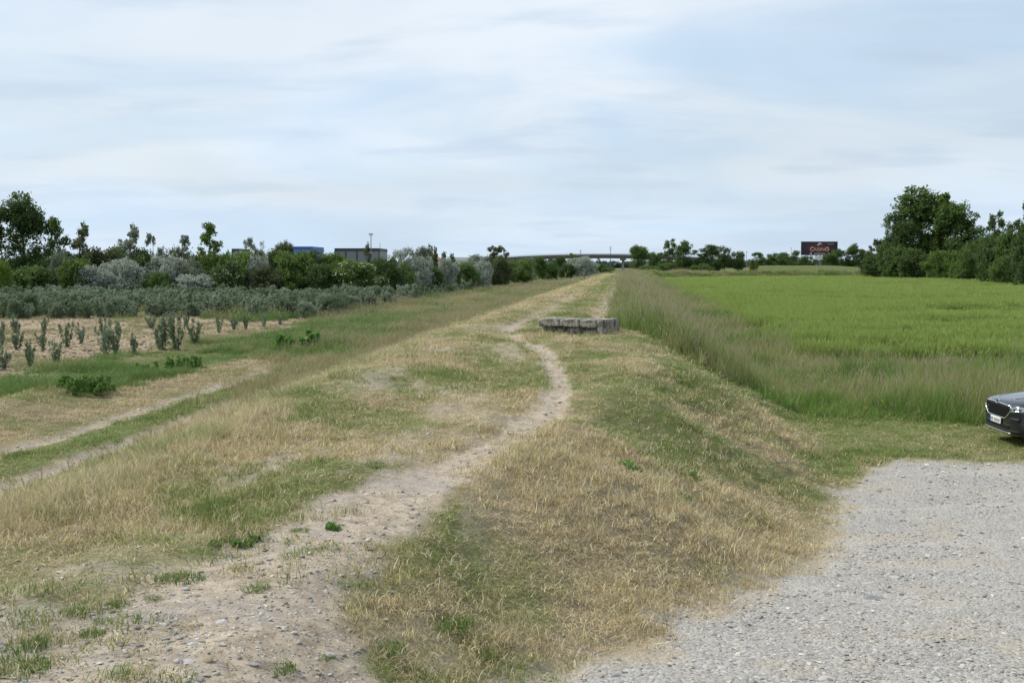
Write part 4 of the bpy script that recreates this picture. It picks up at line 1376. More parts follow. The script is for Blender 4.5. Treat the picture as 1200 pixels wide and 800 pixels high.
M_stem = simple('green_stem', (.12, .18, .05), .7, scale=20)
for (nm, px, py, rad, h, leaf, n, mat, label, cat) in [
 ('burdock', 340, 408, 1.1, .55, .22, 420, F_dock, 'large bright leafy plant at the edge of the bare soil', 'plant'),
 ('burdock', 355, 404, .8, .50, .20, 260, F_dock, 'smaller leafy plant touching the right side of the large bright one', 'plant'),
 ('nettle_patch', 100, 458, .75, .38, .05, 3800, F_weed, 'dark green weed clump beside the tilled soil, nearest the mown windrow', 'plant'),
 ('nettle_patch', 168, 440, .4, .40, .05, 2000, F_weed, 'dark weed clump midway along the track\'s far verge', 'plant'),
 ('nettle_patch', 214, 432, .55, .40, .05, 3000, F_weed, 'long dark weed clump right of the midway one on the verge', 'plant'),
 ('leafy_weed', 735, 553, .13, .13, .035, 150, F_dock, 'bright green weed alone high on the mown slope', 'weed'),
 ('leafy_weed', 808, 561, .10, .10, .03, 110, F_dock, 'bright small weed, upper one of two right of the brown mound', 'weed'),
 ('leafy_weed', 801, 584, .10, .10, .03, 110, F_dock, 'bright small weed, lower one of two right of the brown mound', 'weed'),
 ('leafy_weed', 255, 640, .13, .05, .03, 160, F_weed, 'dark low rosette on the path edge above the round tuft', 'weed'),
 ('leafy_weed', 394, 620, .11, .05, .028, 120, F_weed, 'dark low rosette at the middle of the bare path', 'weed'),
 ('leafy_weed', 292, 637, .09, .05, .028, 90, F_weed, 'small dark rosette right of the larger one on the path edge', 'weed'),
 ('broad_weed', 1190, 452, .35, .30, .09, 200, F_dock, 'dark leafy weed with a pale flower above the car\'s bonnet', 'weed'),
]:
    x, y, z = at(px, py)
    t = empty(nm, (x, y, z - .01), px)
    tag(t, label, cat)
    link_mesh('leaves', weed_mesh(px, n, rad, h, leaf), mat, t)
    link_mesh('stems', stems_mesh(px, 9, rad * .8, h), M_stem, t)

F_yellow = leafy('yellow_petals', (.55, .42, .03), (.72, .60, .08), .3)
for (px, py, rad, n, label) in ((1148, 484, .55, 260, 'patch of small yellow flowers in the grass in front of the car\'s nose'), (1034, 490, .35, 110, 'small yellow flowers low at the edge of the tall grass')):
    x, y, z = at(px, py)
    t = empty('yellow_wildflower', (x, y + .4, h1(x, y + .4))); tag(t, label, 'wildflowers', 'yellow flowers at the foot of the tall grass')
    link_mesh('blossom', weed_mesh(px + 1, n, rad, .42, .022, 1.1), F_yellow, t)
    link_mesh('stems', stems_mesh(px, 24, rad, .42), M_stem, t)

M_tuft = leafy('tuft_blades', (.06, .12, .02), (.19, .29, .06), .3)
tuft_me = [blades(700 + i, 210, .10, .04, .10, .9, .0045, lie=.3) for i in range(3)]
TG = 'green grass tufts on the bare earth'
for i, (px, py, w, hh_, label) in enumerate([
 (210, 679, .20, 1.0, 'round bright green tuft, largest on the bare path'),
 (300, 690, .13, .7, 'flat tuft right of the largest round one'),
 (18, 783, .24, 1.2, 'long-bladed tuft in the photo\'s lower left corner'),
 (32, 758, .15, 1.0, 'tuft just above the one in the lower left corner'),
 (107, 744, .11, .8, 'small tuft right of the lower left corner tufts'),
 (87, 719, .10, .9, 'small tuft with upright blades above the small flat ones'),
 (135, 710, .10, .7, 'faint tuft left of the round bright one and lower'),
 (121, 728, .08, .5, 'tiny dark tuft between two small ones'),
 (325, 785, .13, .7, 'pale tuft at the bottom edge beside the large flat stone'),
 (180, 702, .09, .5, 'small yellowish tuft just below the round bright one'),
 (378, 770, .08, .4, 'dark tuft next to the grey slab stone'),
 (440, 545, .18, .8, 'dark green tuft on the turf edge above the path'),
 (520, 733, .26, 1.1, 'vivid green grass tuft on the slope above the gravel'),
 (560, 770, .16, .9, 'green tuft at the foot of the slope next to the gravel'),
 (450, 758, .18, .8, 'green tuft low on the slope left of the vivid one'),
 (350, 622, .10, .6, 'small tuft left of the dark rosette in the middle of the path'),
 (655, 386, .30, 1.3, 'green grass growing against the left half of the concrete block'),
 (704, 387, .22, 2.6, 'tall green tuft growing at the corner of the concrete block'),
]):
    x, y, z = at(px, py)
    o = link_mesh('grass_tuft', tuft_me[i % 3].copy(), M_tuft)
    o.location = (x, y, z - .01); o.rotation_euler = (0, 0, i * 1.3)
    o.scale = (w / .13, w / .13 * .8, hh_ * .95)
    tag(o, label, 'grass tuft', TG)

# individual stones
def stone_m(name, col):
    return simple(name, col, .85, var=.2, scale=14, bump=.4, spec=.2, dirt=(.30, .25, .18), dirt_amt=.35)


S_pale = stone_m('pale_stone', (.44, .425, .395)); S_grey = stone_m('grey_stone', (.22, .23, .245)); S_dark = stone_m('dark_stone', (.16, .15, .15)); S_tan = stone_m('tan_stone', (.30, .24, .16))
SGp = 'larger stones lying on the bare ground'
for i, (px, py, w, mat, label, rz) in enumerate([
 (261, 728, 22, S_pale, 'long pale stone in the middle of the bare path', -.5),
 (299, 722, 14, S_pale, 'small pale stone right of the long pale one', .2),
 (385, 767, 24, S_pale, 'pale grey slab stone at the lower right of the path', -.1),
 (241, 773, 22, S_tan, 'brownish flat stone near the bottom of the path', 0),
 (220, 775, 19, S_pale, 'pale stone touching the brownish flat one', .3),
 (205, 777, 11, S_tan, 'small brown stone left of the pale and brown pair', .8),
 (233, 797, 24, S_grey, 'bluish stone cut by the bottom edge of the photo', 0),
 (183, 720, 10, S_dark, 'small dark stone left of the path centre', 0),
 (196, 759, 12, S_pale, 'small whitish stone above the brown and pale pair', .6),
 (160, 757, 17, S_grey, 'flat grey stone left of the brown stones', .1),
 (519, 686, 12, S_pale, 'whitish stone showing in the slope grass', .3),
 (666, 695, 14, S_grey, 'greyish stone half sunk in the slope below the mound', 1.),
 (884, 663, 9, S_pale, 'white stone at the foot of the slope near the gravel', .2),
 (1024, 701, 28, S_grey, 'largest bluish grey stone on the gravel lot', .2),
 (1022, 684, 20, S_pale, 'flat pale stone just behind the largest bluish one', 0),
 (1007, 718, 13, S_pale, 'white stone in front of the largest bluish one', .4),
 (1047, 676, 16, S_pale, 'flat whitish stone right of and behind the bluish one', .1),
 (984, 681, 8, S_dark, 'small dark stone left of the bluish one', .1),
 (928, 774, 17, S_pale, 'pale flat stone on the gravel near the bottom', .1),
 (941, 796, 17, S_grey, 'dark blue-grey stone at the bottom edge on the gravel', .1),
 (971, 796, 26, S_pale, 'long white stone at the bottom edge on the gravel', .0),
 (1142, 736, 11, S_dark, 'small dark brown stone on the right of the gravel', .9),
 (998, 759, 10, S_dark, 'tiny dark stone on the open gravel below centre', .2),
 (1107, 765, 14, S_grey, 'bluish stone on the gravel towards the lower right', .2),
 (722, 792, 16, S_grey, 'grey stone where gravel meets the grass slope', .6),
 (705, 767, 12, S_grey, 'bluish stone at the lower end of the slope grass', .6),
 (845, 783, 16, S_pale, 'pale stone left of the pale flat one on the gravel', .3),
]):
    x, y, z = at(px, py)
    s_ = w / 1200 * y * .5
    o = link_mesh('stone', stone_mesh(50 + i, .34), mat)
    o.location = (x, y, z + s_ * .03); o.rotation_euler = (.1, -.08, rz)
    o.scale = (s_, s_ * 1.0, s_ * .8)
    tag(o, label, 'stone', SGp)

# ------------------------------------------------------------------ concrete block on the crest
def concrete():
    m, nt = new_mat('weathered_concrete')
    o = nt.nodes.new('ShaderNodeOutputMaterial'); b = nt.nodes.new('ShaderNodeBsdfPrincipled')
    tcn = nt.nodes.new('ShaderNodeTexCoord'); v = tcn.outputs['Object']
    n1_ = noise_n(nt, v, 5, 8, .7, .4); n2_ = noise_n(nt, v, 22, 6, .7)
    mp_ = nt.nodes.new('ShaderNodeMapping'); mp_.inputs['Scale'].default_value = (7, 7, .8)
    L(nt, v, mp_.inputs[0]); n3_ = noise_n(nt, mp_.outputs[0], 1.4, 5, .6)
    c = mix_c(nt, ramp_n(nt, n2_, .3, .7), (.24, .22, .18), (.50, .46, .385))
    c = mix_c(nt, ramp_n(nt, n1_, .46, .60, 0, .85), c, (.065, .062, .055))
    c = mix_c(nt, ramp_n(nt, n3_, .52, .66, 0, .75), c, (.075, .07, .065))
    c = mix_c(nt, ramp_n(nt, noise_n(nt, v, 9, 4, .6), .60, .68, 0, .6), c, (.26, .27, .14))
    L(nt, c, b.inputs['Base Color']); b.inputs['Roughness'].default_value = .95
    b.inputs['Specular IOR Level'].default_value = .15
    bn = nt.nodes.new('ShaderNodeBump'); bn.inputs['Strength'].default_value = .9; bn.inputs['Distance'].default_value = .03
    L(nt, n2_, bn.inputs['Height']); L(nt, bn.outputs[0], b.inputs['Normal'])
    L(nt, b.outputs[0], o.inputs[0])
    return m


M_conc = concrete()


def rough_block(name, c, d, parent, seed, amp=.02, cuts=10, mat=None):
    bm = bmesh.new()
    bmesh.ops.create_cube(bm, size=1.0)
    bmesh.ops.scale(bm, vec=d, verts=bm.verts)
    bmesh.ops.bevel(bm, geom=list(bm.edges), offset=.025, segments=2, affect='EDGES')
    bmesh.ops.subdivide_edges(bm, edges=[e for e in bm.edges if e.calc_length() > .15], cuts=cuts, use_grid_fill=True)
    co = np.array([v.co[:] for v in bm.verts])
    n = fbm(co[:, 0] + co[:, 2] * 1.3 + 5, co[:, 1] + co[:, 2] * .7 + 9, .14, 3, seed) - .5
    n2 = fbm(co[:, 0] * .7 + co[:, 2], co[:, 1] - co[:, 2], .4, 3, seed + 9) - .5
    bm.normal_update()
    for v, a, b_ in zip(bm.verts, n, n2):
        v.co += v.normal * (a * amp * 2 + b_ * amp * 1.6)
    me = bpy.data.meshes.new(name); bm.to_mesh(me); bm.free()
    o = link_mesh(name, me, mat or M_conc, parent)
    me.polygons.foreach_set('use_smooth', [True] * len(me.polygons))
    o.location = c
    return o


cx, cy, cz = at(700, 393)
blk = empty('concrete_block', (cx, cy, cz - .04), R(-30))
blk.scale = (1, .68, 1)
tag(blk, 'weathered grey concrete slab block on the dike crest beside the path', 'concrete block')
# local x runs right/back..., origin at the near corner; body extends to -x and +y
# cracked upper slab in three lengths, thinner lower courses set back under a dark gap, one upright end block
for i, (x0, x1) in enumerate(((-1.80, -1.13), (-1.115, -.52), (-.505, -.02))):
    rough_block('upper_slab', ((x0 + x1) / 2, .70 - .02 * i, .345), (x1 - x0, 1.48, .21), blk, 3 + i)
rough_block('lower_slab', (-1.37, .78, .10), (.76, 1.30, .235), blk, 11)
rough_block('lower_slab', (-.49, .76, .10), (.94, 1.34, .235), blk, 12)
rough_block('end_block', (.11, .70, .215), (.22, 1.50, .50), blk, 14)
rough_block('footing', (-.90, .74, -.06), (1.95, 1.5, .14), blk, 15, amp=.03)

# ------------------------------------------------------------------ bridge
M_deck = simple('bridge_concrete', (.17, .15, .14), .9, var=.12, scale=.3, dirt=(.10, .085, .075), dirt_amt=.5)
M_pier = simple('pier_concrete', (.36, .35, .33), .9, var=.1, scale=.3)
M_rail = simple('railing_steel', (.22, .20, .20), .6, metal=.3, var=.05)
YB = 560.0
br = empty('road_bridge', (30, YB, 0), R(0))
tag(br, 'long low road bridge with a gently arched deck crossing the horizon', 'bridge')


def ztop(X): return 9.55 - ((X - 48) / 100.0) ** 2 * 6.0


def strip(xs, zf, y0, y1, z0, z1, name, mat, parent):
    bm = bmesh.new(); rings = []
    for x in xs:
        zt = zf(x)
        rings.append([bm.verts.new((x - 30, y, zt + z)) for y, z in ((y0, z0), (y0, z1), (y1, z1), (y1, z0))])
    for a, b in zip(rings, rings[1:]):
        for k in range(4): bm.faces.new((a[k], a[(k + 1) % 4], b[(k + 1) % 4], b[k]))
    bm.faces.new(rings[0]); bm.faces.new(rings[-1][::-1])
    bmesh.ops.recalc_face_normals(bm, faces=bm.faces)
    me = bpy.data.meshes.new(name); bm.to_mesh(me); bm.free()
    return link_mesh(name, me, mat, parent)


xs = np.linspace(-22, 140, 50)
strip(xs, ztop, -5.5, 5.5, -2.5, -1.0, 'deck', M_deck, br)
strip(xs, ztop, -6.0, -5.52, -1.35, -.35, 'parapet', M_deck, br)
strip(xs, ztop, 5.52, 6.0, -1.35, -.35, 'parapet', M_deck, br)
mb = MB()
for x in np.arange(-20, 140, 2.0): mb.box((x - 30, -5.76, ztop(x) - .1), (.08, .06, .55))
for zz_ in (-.12, .14):
    mb.tube([(x - 30, -5.76, ztop(x) + zz_) for x in xs], .05, 4)
mb.build('railing', M_rail, br)
for x in (-8, 16, 38, 60.5, 86, 112):
    mb = MB()
    mb.box((x - 30, 0, (ztop(x) - 3.5) / 2), (1.1, 2.2, ztop(x) - 3.5))
    mb.box((x - 30, 0, ztop(x) - 3.0), (2.6, 7.0, .98), bev=.1)
    mb.build('pier', M_pier, br)
for (px, top, lab) in ((682, 292, 'short cross-armed pole standing on the bridge, left of the taller one'), (718, 288, 'tall cross-armed pole standing on the bridge near the pier')):
    x = (px - 600) / 1200 * (YB - 5); zt = EYE + (310 - top) / 1200 * YB
    pl = empty('power_pole', (x, YB + 9, 0)); tag(pl, lab, 'pole', 'poles by the bridge')
    mb = MB(); mb.tube([(0, 0, 0), (0, 0, zt)], [.22, .12], 8); mb.build('post', M_rail, pl)
    mb = MB(); mb.box((0, -.2, zt - 1.2), (1.9, .12, .14)); mb.build('crossarm', M_rail, pl)
    mb = MB(); mb.box((0, -.2, zt - 2.3), (1.4, .12, .14)); mb.build('crossarm', M_rail, pl)

# ------------------------------------------------------------------ sheds, house, masts behind the hedge
def clad(name, a, b, scale=2.0):
    m, nt = new_mat(name)
    o = nt.nodes.new('ShaderNodeOutputMaterial'); p = nt.nodes.new('ShaderNodeBsdfPrincipled')
    tcn = nt.nodes.new('ShaderNodeTexCoord')
    wv = nt.nodes.new('ShaderNodeTexWave'); wv.inputs['Scale'].default_value = scale; wv.bands_direction = 'X'
    L(nt, tcn.outputs['Object'], wv.inputs['Vector'])
    c = mix_c(nt, wv.outputs[0], a, b)
    c = mix_c(nt, ramp_n(nt, noise_n(nt, tcn.outputs['Object'], .5, 5), .4, .7, 0, .3), c, tuple(v * .7 for v in b))
    L(nt, c, p.inputs['Base Color']); p.inputs['Roughness'].default_value = .5
    L(nt, p.outputs[0], o.inputs[0])
    return m


M_blue = clad('blue_cladding', (.02, .08, .34), (.03, .12, .44)); M_blued = clad('pale_blue_cladding', (.10, .20, .42), (.14, .26, .48))
M_gcl = clad('grey_cladding', (.16, .175, .19), (.21, .225, .24)); M_gdk = simple('dark_trim', (.045, .05, .055), .6)
M_white = simple('white_paint', (.72, .72, .70), .6, var=.05)
M_red = simple('red_roof_tile', (.38, .10, .05), .8, var=.2, scale=2)
M_plast = simple('pale_plaster', (.52, .50, .46), .9, var=.08, scale=1)


def shed(name, x0, x1, top, Y, dep, wall, band, label, trim, joints=0):
    X0 = (x0 - 600) / 1200 * Y; X1 = (x1 - 600) / 1200 * Y; H = EYE + (310 - top) / 1200 * Y
    t = empty(name, ((X0 + X1) / 2, Y, 0)); W = X1 - X0
    tag(t, label, 'building')
    mb = MB(); mb.box((0, dep / 2, (H - .9) / 2), (W, dep, H - .9)); mb.build('wall', wall, t)
    mb = MB(); mb.box((0, dep / 2, H - .45), (W + .12, dep + .12, .898)); mb.build('roof', band, t)
    if joints:
        for k in range(joints + 1):
            mb = MB(); mb.box((-W / 2 + W * k / joints, -.10, (H - .9) / 2), (.30, .16, H - .92)); mb.build('downpipe', trim, t)
    return t


shed('warehouse', 343, 367, 289, 300, 18, M_blued, M_blue, 'bright blue flat-roofed shed showing above the hedge', M_blue, 2)
shed('warehouse', 393, 445, 291, 310, 20, M_gcl, M_gdk, 'long grey shed with dark roof edge showing above the hedge', M_gdk, 4)
shed('warehouse', 273, 281, 291.5, 330, 14, M_gcl, M_gdk, 'small grey block peeking out left of the silver tree', M_gdk, 1)
shed('hall', 124, 141, 293.5, 210, 10, M_white, M_white, 'low white roof glimpsed behind the hedge on the left', M_white, 1)
shed('hall', 532, 556, 301.5, 320, 10, M_plast, M_white, 'low pale roof behind the hedge right of the conifers', M_white, 1)
Y = 235.0; X = (505.5 - 600) / 1200 * Y
ho = empty('house', (X, Y, 0)); tag(ho, 'small house with a red tiled gable roof between the conifers', 'house')
H = EYE + (310 - 306) / 1200 * Y
mb = MB(); mb.box((0, 4, H / 2), (4.2, 8, H)); mb.build('wall', M_plast, ho)
mb = MB()
rz_ = 1.9
for sgn in (-1, 1):
    a = Vector((sgn * 2.5, -.3, H - .05)); b = Vector((0, -.3, H + rz_))
    pts = [a, b, b + Vector((0, 8.6, 0)), a + Vector((0, 8.6, 0))]
    vv = [mb.bm.verts.new(p) for p in pts] + [mb.bm.verts.new(p + Vector((0, 0, -.18))) for p in pts]
    for f in ((0, 1, 2, 3), (7, 6, 5, 4), (0, 4, 5, 1), (1, 5, 6, 2), (2, 6, 7, 3), (3, 7, 4, 0)): mb.bm.faces.new([vv[q] for q in f])
mb.poly([(-2.1, -.01, H), (2.1, -.01, H), (0, -.01, H + rz_ - .25)])
mb.build('roof', M_red, ho)

for (px, top, Yd, r_, label, lamp) in ((435.5, 275, 300, .13, 'tall slender lamp mast rising beside the grey shed', True), (446, 285, 330, .08, 'shorter thin mast at the right end of the grey shed', False)):
    x = (px - 600) / 1200 * Yd; zt = EYE + (310 - top) / 1200 * Yd
    m_ = empty('lamp_mast' if lamp else 'thin_mast', (x, Yd, 0)); tag(m_, label, 'mast', 'masts by the grey shed')
    mb = MB(); mb.tube([(0, 0, 0), (0, 0, zt)], [r_ * 1.5, r_ * .8], 8); mb.build('pole', M_rail, m_)
    if lamp:
        mb = MB(); mb.box((0, 0, zt + .1), (1.3, .5, .30), bev=.05); mb.build('lamp_head', M_rail, m_)
        mb = MB(); mb.box((0, 0, zt - .35), (.9, .12, .10)); mb.build('crossbar', M_rail, m_)

# slim poles on the skyline right of the dike
for (px, top, base, Yd, label) in ((874, 294.5, 314, 420, 'thin pole in the gap right of the second clump of trees'), (926, 290, 314, 480, 'thin pole rising above the trees left of the billboard')):
    x = (px - 600) / 1200 * Yd; zt = EYE + (310 - top) / 1200 * Yd
    m_ = empty('utility_pole', (x, Yd, 0)); tag(m_, label, 'pole', 'thin poles on the skyline')
    mb = MB(); mb.tube([(0, 0, 0), (0, 0, zt)], [.14, .08], 6); mb.build('post', M_rail, m_)
    mb = MB(); mb.box((0, 0, zt - .3), (.9, .1, .1)); mb.build('crossarm', M_rail, m_)

# ------------------------------------------------------------------ billboard
YS = 410.0
def bx_(px): return (px - 600) / 1200 * YS
def bz_(py): return EYE + (310 - py) / 1200 * YS
bb = empty('billboard', (bx_(958.6), YS, 0))
tag(bb, 'dark maroon advertising billboard on a lattice mast above the far trees', 'billboard')
BW = 42.5 / 1200 * YS; zt, zb = bz_(283.2), bz_(299.2); BH = zt - zb; zc_ = (zt + zb) / 2


def poster_mat():
    m, nt = new_mat('maroon_poster')
    o = nt.nodes.new('ShaderNodeOutputMaterial'); p = nt.nodes.new('ShaderNodeBsdfPrincipled')
    tcn = nt.nodes.new('ShaderNodeTexCoord')
    g_ = nt.nodes.new('ShaderNodeTexGradient'); g_.gradient_type = 'SPHERICAL'
    mp_ = nt.nodes.new('ShaderNodeMapping'); mp_.inputs['Scale'].default_value = (.16, .3, .3)
    L(nt, tcn.outputs['Object'], mp_.inputs[0]); L(nt, mp_.outputs[0], g_.inputs[0])
    c = mix_c(nt, g_.outputs[0], (.022, .012, .024), (.14, .022, .03))
    L(nt, c, p.inputs['Base Color']); p.inputs['Roughness'].default_value = .5
    L(nt, p.outputs[0], o.inputs[0])
    return m


M_post = poster_mat(); M_gold = simple('gold_lettering', (.62, .42, .26), .5, var=.1); M_wl = simple('white_lettering', (.70, .66, .62), .5, var=.05)
M_lat = simple('mast_steel', (.30, .31, .30), .6, metal=.3)
mb = MB(); mb.box((0, 0, 0), (BW - .3, .3, BH - .3)); o = mb.build('poster', M_post, bb); o.location = (0, 0, zc_)
mb = MB()
for s_ in (-1, 1):
    mb.box((s_ * (BW / 2 - .12), 0, zc_), (.24, .5, BH)); mb.box((0, 0, zc_ + s_ * (BH / 2 - .12)), (BW - .49, .5, .24))
mb.build('frame', M_gdk, bb)


def text(body, size, loc, mat, name, sx=1.0, ext=.03):
    cu = bpy.data.curves.new(name, 'FONT'); cu.body = body; cu.size = size; cu.extrude = ext
    cu.align_x = 'CENTER'; cu.align_y = 'CENTER'; cu.offset = size * .012
    o = bpy.data.objects.new(name, cu)
    dg = bpy.context.evaluated_depsgraph_get()
    COL.objects.link(o); dg.update()
    me = bpy.data.meshes.new_from_object(o.evaluated_get(dg))
    bpy.data.objects.remove(o)
    o = link_mesh(name, me, mat, bb)
    o.rotation_euler = (R(90), 0, 0); o.location = loc; o.scale = (sx, 1, 1)
    return o


text('CASINO', 1.85, (.0, -.22, zc_ - .45), M_gold, 'lettering', 1.12)
text('C', 2.5, (-3.0, -.23, zc_ - .38), M_gold, 'lettering', .9)
text('O', 2.35, (3.15, -.23, zc_ - .38), M_gold, 'lettering', .85)
mb = MB()
for q in np.linspace(-1, 1, 9): mb.box((q * .85, -.2, zc_ + 1.75 + .22 * math.cos(q * 2) - .15 * q * q + .2 * q), (.2, .1, .30 + .25 * (1 - abs(q))), M=None)
mb.box((-.35, -.2, zc_ + 1.38), (.75, .1, .24)); mb.build('emblem', M_wl, bb)
mb = MB()
for q in range(6): mb.box((3.4 + q * .42, -.2, zc_ + 1.75), (.30, .1, .42))
mb.build('small_print', simple('dim_lettering', (.30, .26, .27), .6), bb)
mb = MB()
for q in range(13): mb.box((-1.9 + q * .34, -.2, zc_ - 2.05), (.24, .1, .26))
mb.box((-3.35, -.2, zc_ - 2.02), (.62, .1, .55)); mb.box((3.75, -.2, zc_ - 2.02), (.5, .1, .45))
mb.build('small_print', M_wl, bb)
mb = MB()
zm = zb
for sx in (-1, 1):
    for sy in (0, 1): mb.tube([(sx * .95, .4 + sy * 1.6, 0), (sx * .95, .4 + sy * 1.6, zm)], .10, 6)
nb = 7
for k in range(nb):
    za, zb2 = zm * k / nb, zm * (k + 1) / nb
    for yy in (.4, 2.0):
        mb.tube([(-.95, yy, za), (.95, yy, zb2)], .05, 5); mb.tube([(.95, yy, za), (-.95, yy, zb2)], .05, 5)
    for xx in (-.95, .95):
        mb.tube([(xx, .4, za), (xx, 2.0, zb2)], .05, 5)
mb.build('lattice_mast', M_lat, bb)
mb = MB(); mb.box((0, .0, bz_(302.3)), (2.15, .5, .95), bev=.03); mb.build('base_sign', M_white, bb)
mb = MB(); mb.box((0, .9, bz_(300.6)), (BW * .9, 1.6, .12)); mb.build('walkway', M_lat, bb)

# ------------------------------------------------------------------ far woods on the horizon
def far_woods():
    rg = np.random.default_rng(5)
    P = []; C = []
    for k in range(330):
        a = R(-36 + 72 * k / 329.0) + rg.normal() * .002
        dist = 1000 + rg.random() * 400
        cx_, cy_ = dist * math.sin(a), dist * math.cos(a)
        if cy_ < 600: continue
        H_ = rg.uniform(5, 9.5); W_ = rg.uniform(7, 14)
        n_ = 110
        u = rg.normal(size=(n_, 3)); u /= np.linalg.norm(u, axis=1)[:, None]; q = rg.random(n_)[:, None] ** .35
        P.append(np.array([cx_, cy_, H_ * .48]) + u * q * np.array([W_, W_, H_ * .55])); C.append(np.full(n_, rg.random()))
    P = np.concatenate(P); C = np.concatenate(C)
    V, F = rot_quads(P, np.full(len(P), 3.4), rg, 1.2)
    V[:, 2] = np.maximum(V[:, 2], 0)
    me = np_mesh('woods', V, F, 4, {'bl': np.stack([np.repeat(rg.random(len(P)), 4), np.repeat(C, 4), np.zeros(len(V))], 1)})
    tag(link_mesh('woods', me, F_far), 'distant belt of trees along the horizon', 'woods', kind='stuff')


far_woods()

# ------------------------------------------------------------------ car
M_paint = simple('dark_blue_paint', (.010, .013, .020), .28, metal=.2, var=.05, coat=1.0, spec=.5)
M_clad = simple('black_plastic', (.014, .014, .015), .55, var=.1)
M_chrome = simple('chrome', (.75, .76, .78), .12, metal=1.0, var=.02)
M_glass = simple('dark_glass', (.012, .015, .017), .05, var=.02, spec=.8, coat=1.0)
M_lamp = simple('headlight_glass', (.30, .33, .36), .06, metal=.6, var=.3, scale=12, coat=1.0)
M_plate = simple('plate_white', (.74, .75, .74), .5, var=.04)
M_pblue = simple('plate_blue', (.03, .07, .30), .5, var=.04)
M_pink = simple('plate_ink', (.05, .05, .06), .5, var=.04)
M_tyre = simple('tyre_rubber', (.018, .018, .018), .85, var=.2)
M_rim = simple('alloy_rim', (.45, .46, .48), .3, metal=.9, var=.05)
M_gril = simple('grille_black', (.008, .008, .009), .4, var=.1)

car = empty('parked_car', (10.12, 21.2, 0), R(-3.0))
car.location.z = h1(11.2, 21.2) - .04
tag(car, 'dark family car whose front just enters the photo at the right edge', 'car')
# local x: 0 at the nose, grows to the rear; y: width
ST = [  # x, half width, z bottom, z shoulder, z top (centre line of the lower body)
 (0.00, .50, .34, .80, .93), (.035, .66, .30, .84, .965), (.10, .79, .27, .88, .995), (.22, .875, .25, .91, 1.02), (.42, .92, .24, .935, 1.055),
 (.80, .94, .24, .96, 1.10), (1.25, .94, .24, .985, 1.14), (1.9, .94, .24, 1.0, 1.12), (2.8, .94, .24, 1.03, 1.14), (3.7, .935, .26, 1.06, 1.17), (4.3, .91, .30, 1.07, 1.15),
 (4.58, .86, .34, 1.05, 1.12), (4.68, .74, .38, .95, 1.05)]


def loft(stations, secf, name, mat, parent, levels=2, arches=()):
    bm = bmesh.new(); rings = []
    for st in stations:
        half = secf(st)
        pts = half + [(-y, z) for y, z in half[::-1] if abs(y) > 1e-6]
        rings.append([bm.verts.new((st[0], y, z)) for y, z in pts])
    n = len(rings[0])
    for a, b in zip(rings, rings[1:]):
        for k in range(n): bm.faces.new((a[k], a[(k + 1) % n], b[(k + 1) % n], b[k]))
    bm.faces.new(rings[0]); bm.faces.new(rings[-1][::-1])
    bmesh.ops.recalc_face_normals(bm, faces=bm.faces)
    me = bpy.data.meshes.new(name); bm.to_mesh(me); bm.free()
    o = link_mesh(name, me, mat, parent, True)
    sb = o.modifiers.new('s', 'SUBSURF'); sb.levels = levels; sb.render_levels = levels
    dg = bpy.context.evaluated_depsgraph_get(); dg.update()
    me2 = bpy.data.meshes.new_from_object(o.evaluated_get(dg))
    o.modifiers.clear(); o.data = me2
    me2.polygons.foreach_set('use_smooth', [True] * len(me2.polygons))
    return o


def sec_low(st):
    x, w, zb, zs, zt = st
    return [(0, zb), (w * .80, zb), (w * .96, zb + .07), (w, zb + .20), (w * .995, (zb + zs) / 2 + .05), (w * .985, zs - .10), (w * .95, zs - .02), (w * .86, zs + (zt - zs) * .45), (w * .5, zt - .012), (0, zt)]


body = loft(ST, sec_low, 'body', M_paint, car)
CB = [(1.18, .80, 1.05, 1.10), (1.55, .79, 1.05, 1.34), (2.0, .76, 1.05, 1.58), (2.4, .74, 1.05, 1.655), (3.2, .73, 1.05, 1.67), (3.9, .71, 1.05, 1.63), (4.3, .70, 1.05, 1.50), (4.58, .72, 1.05, 1.12)]


def sec_cab(st):
    x, w, zb, zt = st
    return [(0, zb), (w * 1.12, zb), (w * 1.13, zb + .03), (w * 1.06, zb + (zt - zb) * .55), (w * .95, zb + (zt - zb) * .88), (w * .7, zt - .01), (0, zt)]


cab = loft(CB, sec_cab, 'cabin', M_paint, car)


def bvh_of(o):
    return BVHTree.FromPolygons([v.co.copy() for v in o.data.vertices], [tuple(p.vertices) for p in o.data.polygons])


bvh = bvh_of(body); bvc = bvh_of(cab)


def fx(y, z):
    h_, nrm, i, dd_ = bvh.ray_cast(Vector((-2, y, z)), Vector((1, 0, 0)))
    return (h_, nrm) if h_ else (Vector((.0, y, z)), Vector((-1, 0, 0)))


def patch(name, rowsf, nu, nv, mat, off=.010, side=False, mir=True, bv=None, parent=None):
    """panel following the body: rowsf(u, v) -> (y, z) seen from the front, or (x, z) seen from the side"""
    mb = MB()
    for s_ in ((1, -1) if (side and mir) else (1,)):
        g_ = []
        for i in range(nu + 1):
            col_ = []
            for j in range(nv + 1):
                a, z_ = rowsf(i / nu, j / nv)
                if side:
                    h_, nr, _, _ = (bv or bvh).ray_cast(Vector((a, 3 * s_, z_)), Vector((0, -s_, 0)))
                    if h_ is None: h_, nr = Vector((a, .9 * s_, z_)), Vector((0, s_, 0))
                else:
                    h_, nr = fx(a, z_)
                col_.append(mb.bm.verts.new(h_ + nr * off))
            g_.append(col_)
        for i in range(nu):
            for j in range(nv): mb.bm.faces.new((g_[i][j], g_[i + 1][j], g_[i + 1][j + 1], g_[i][j + 1]))
    o = mb.build(name, mat, parent or car, True)
    sd = o.modifiers.new('t', 'SOLIDIFY'); sd.thickness = .008; sd.offset = -1
    return o


def lerp(a, b, t): return a + (b - a) * t


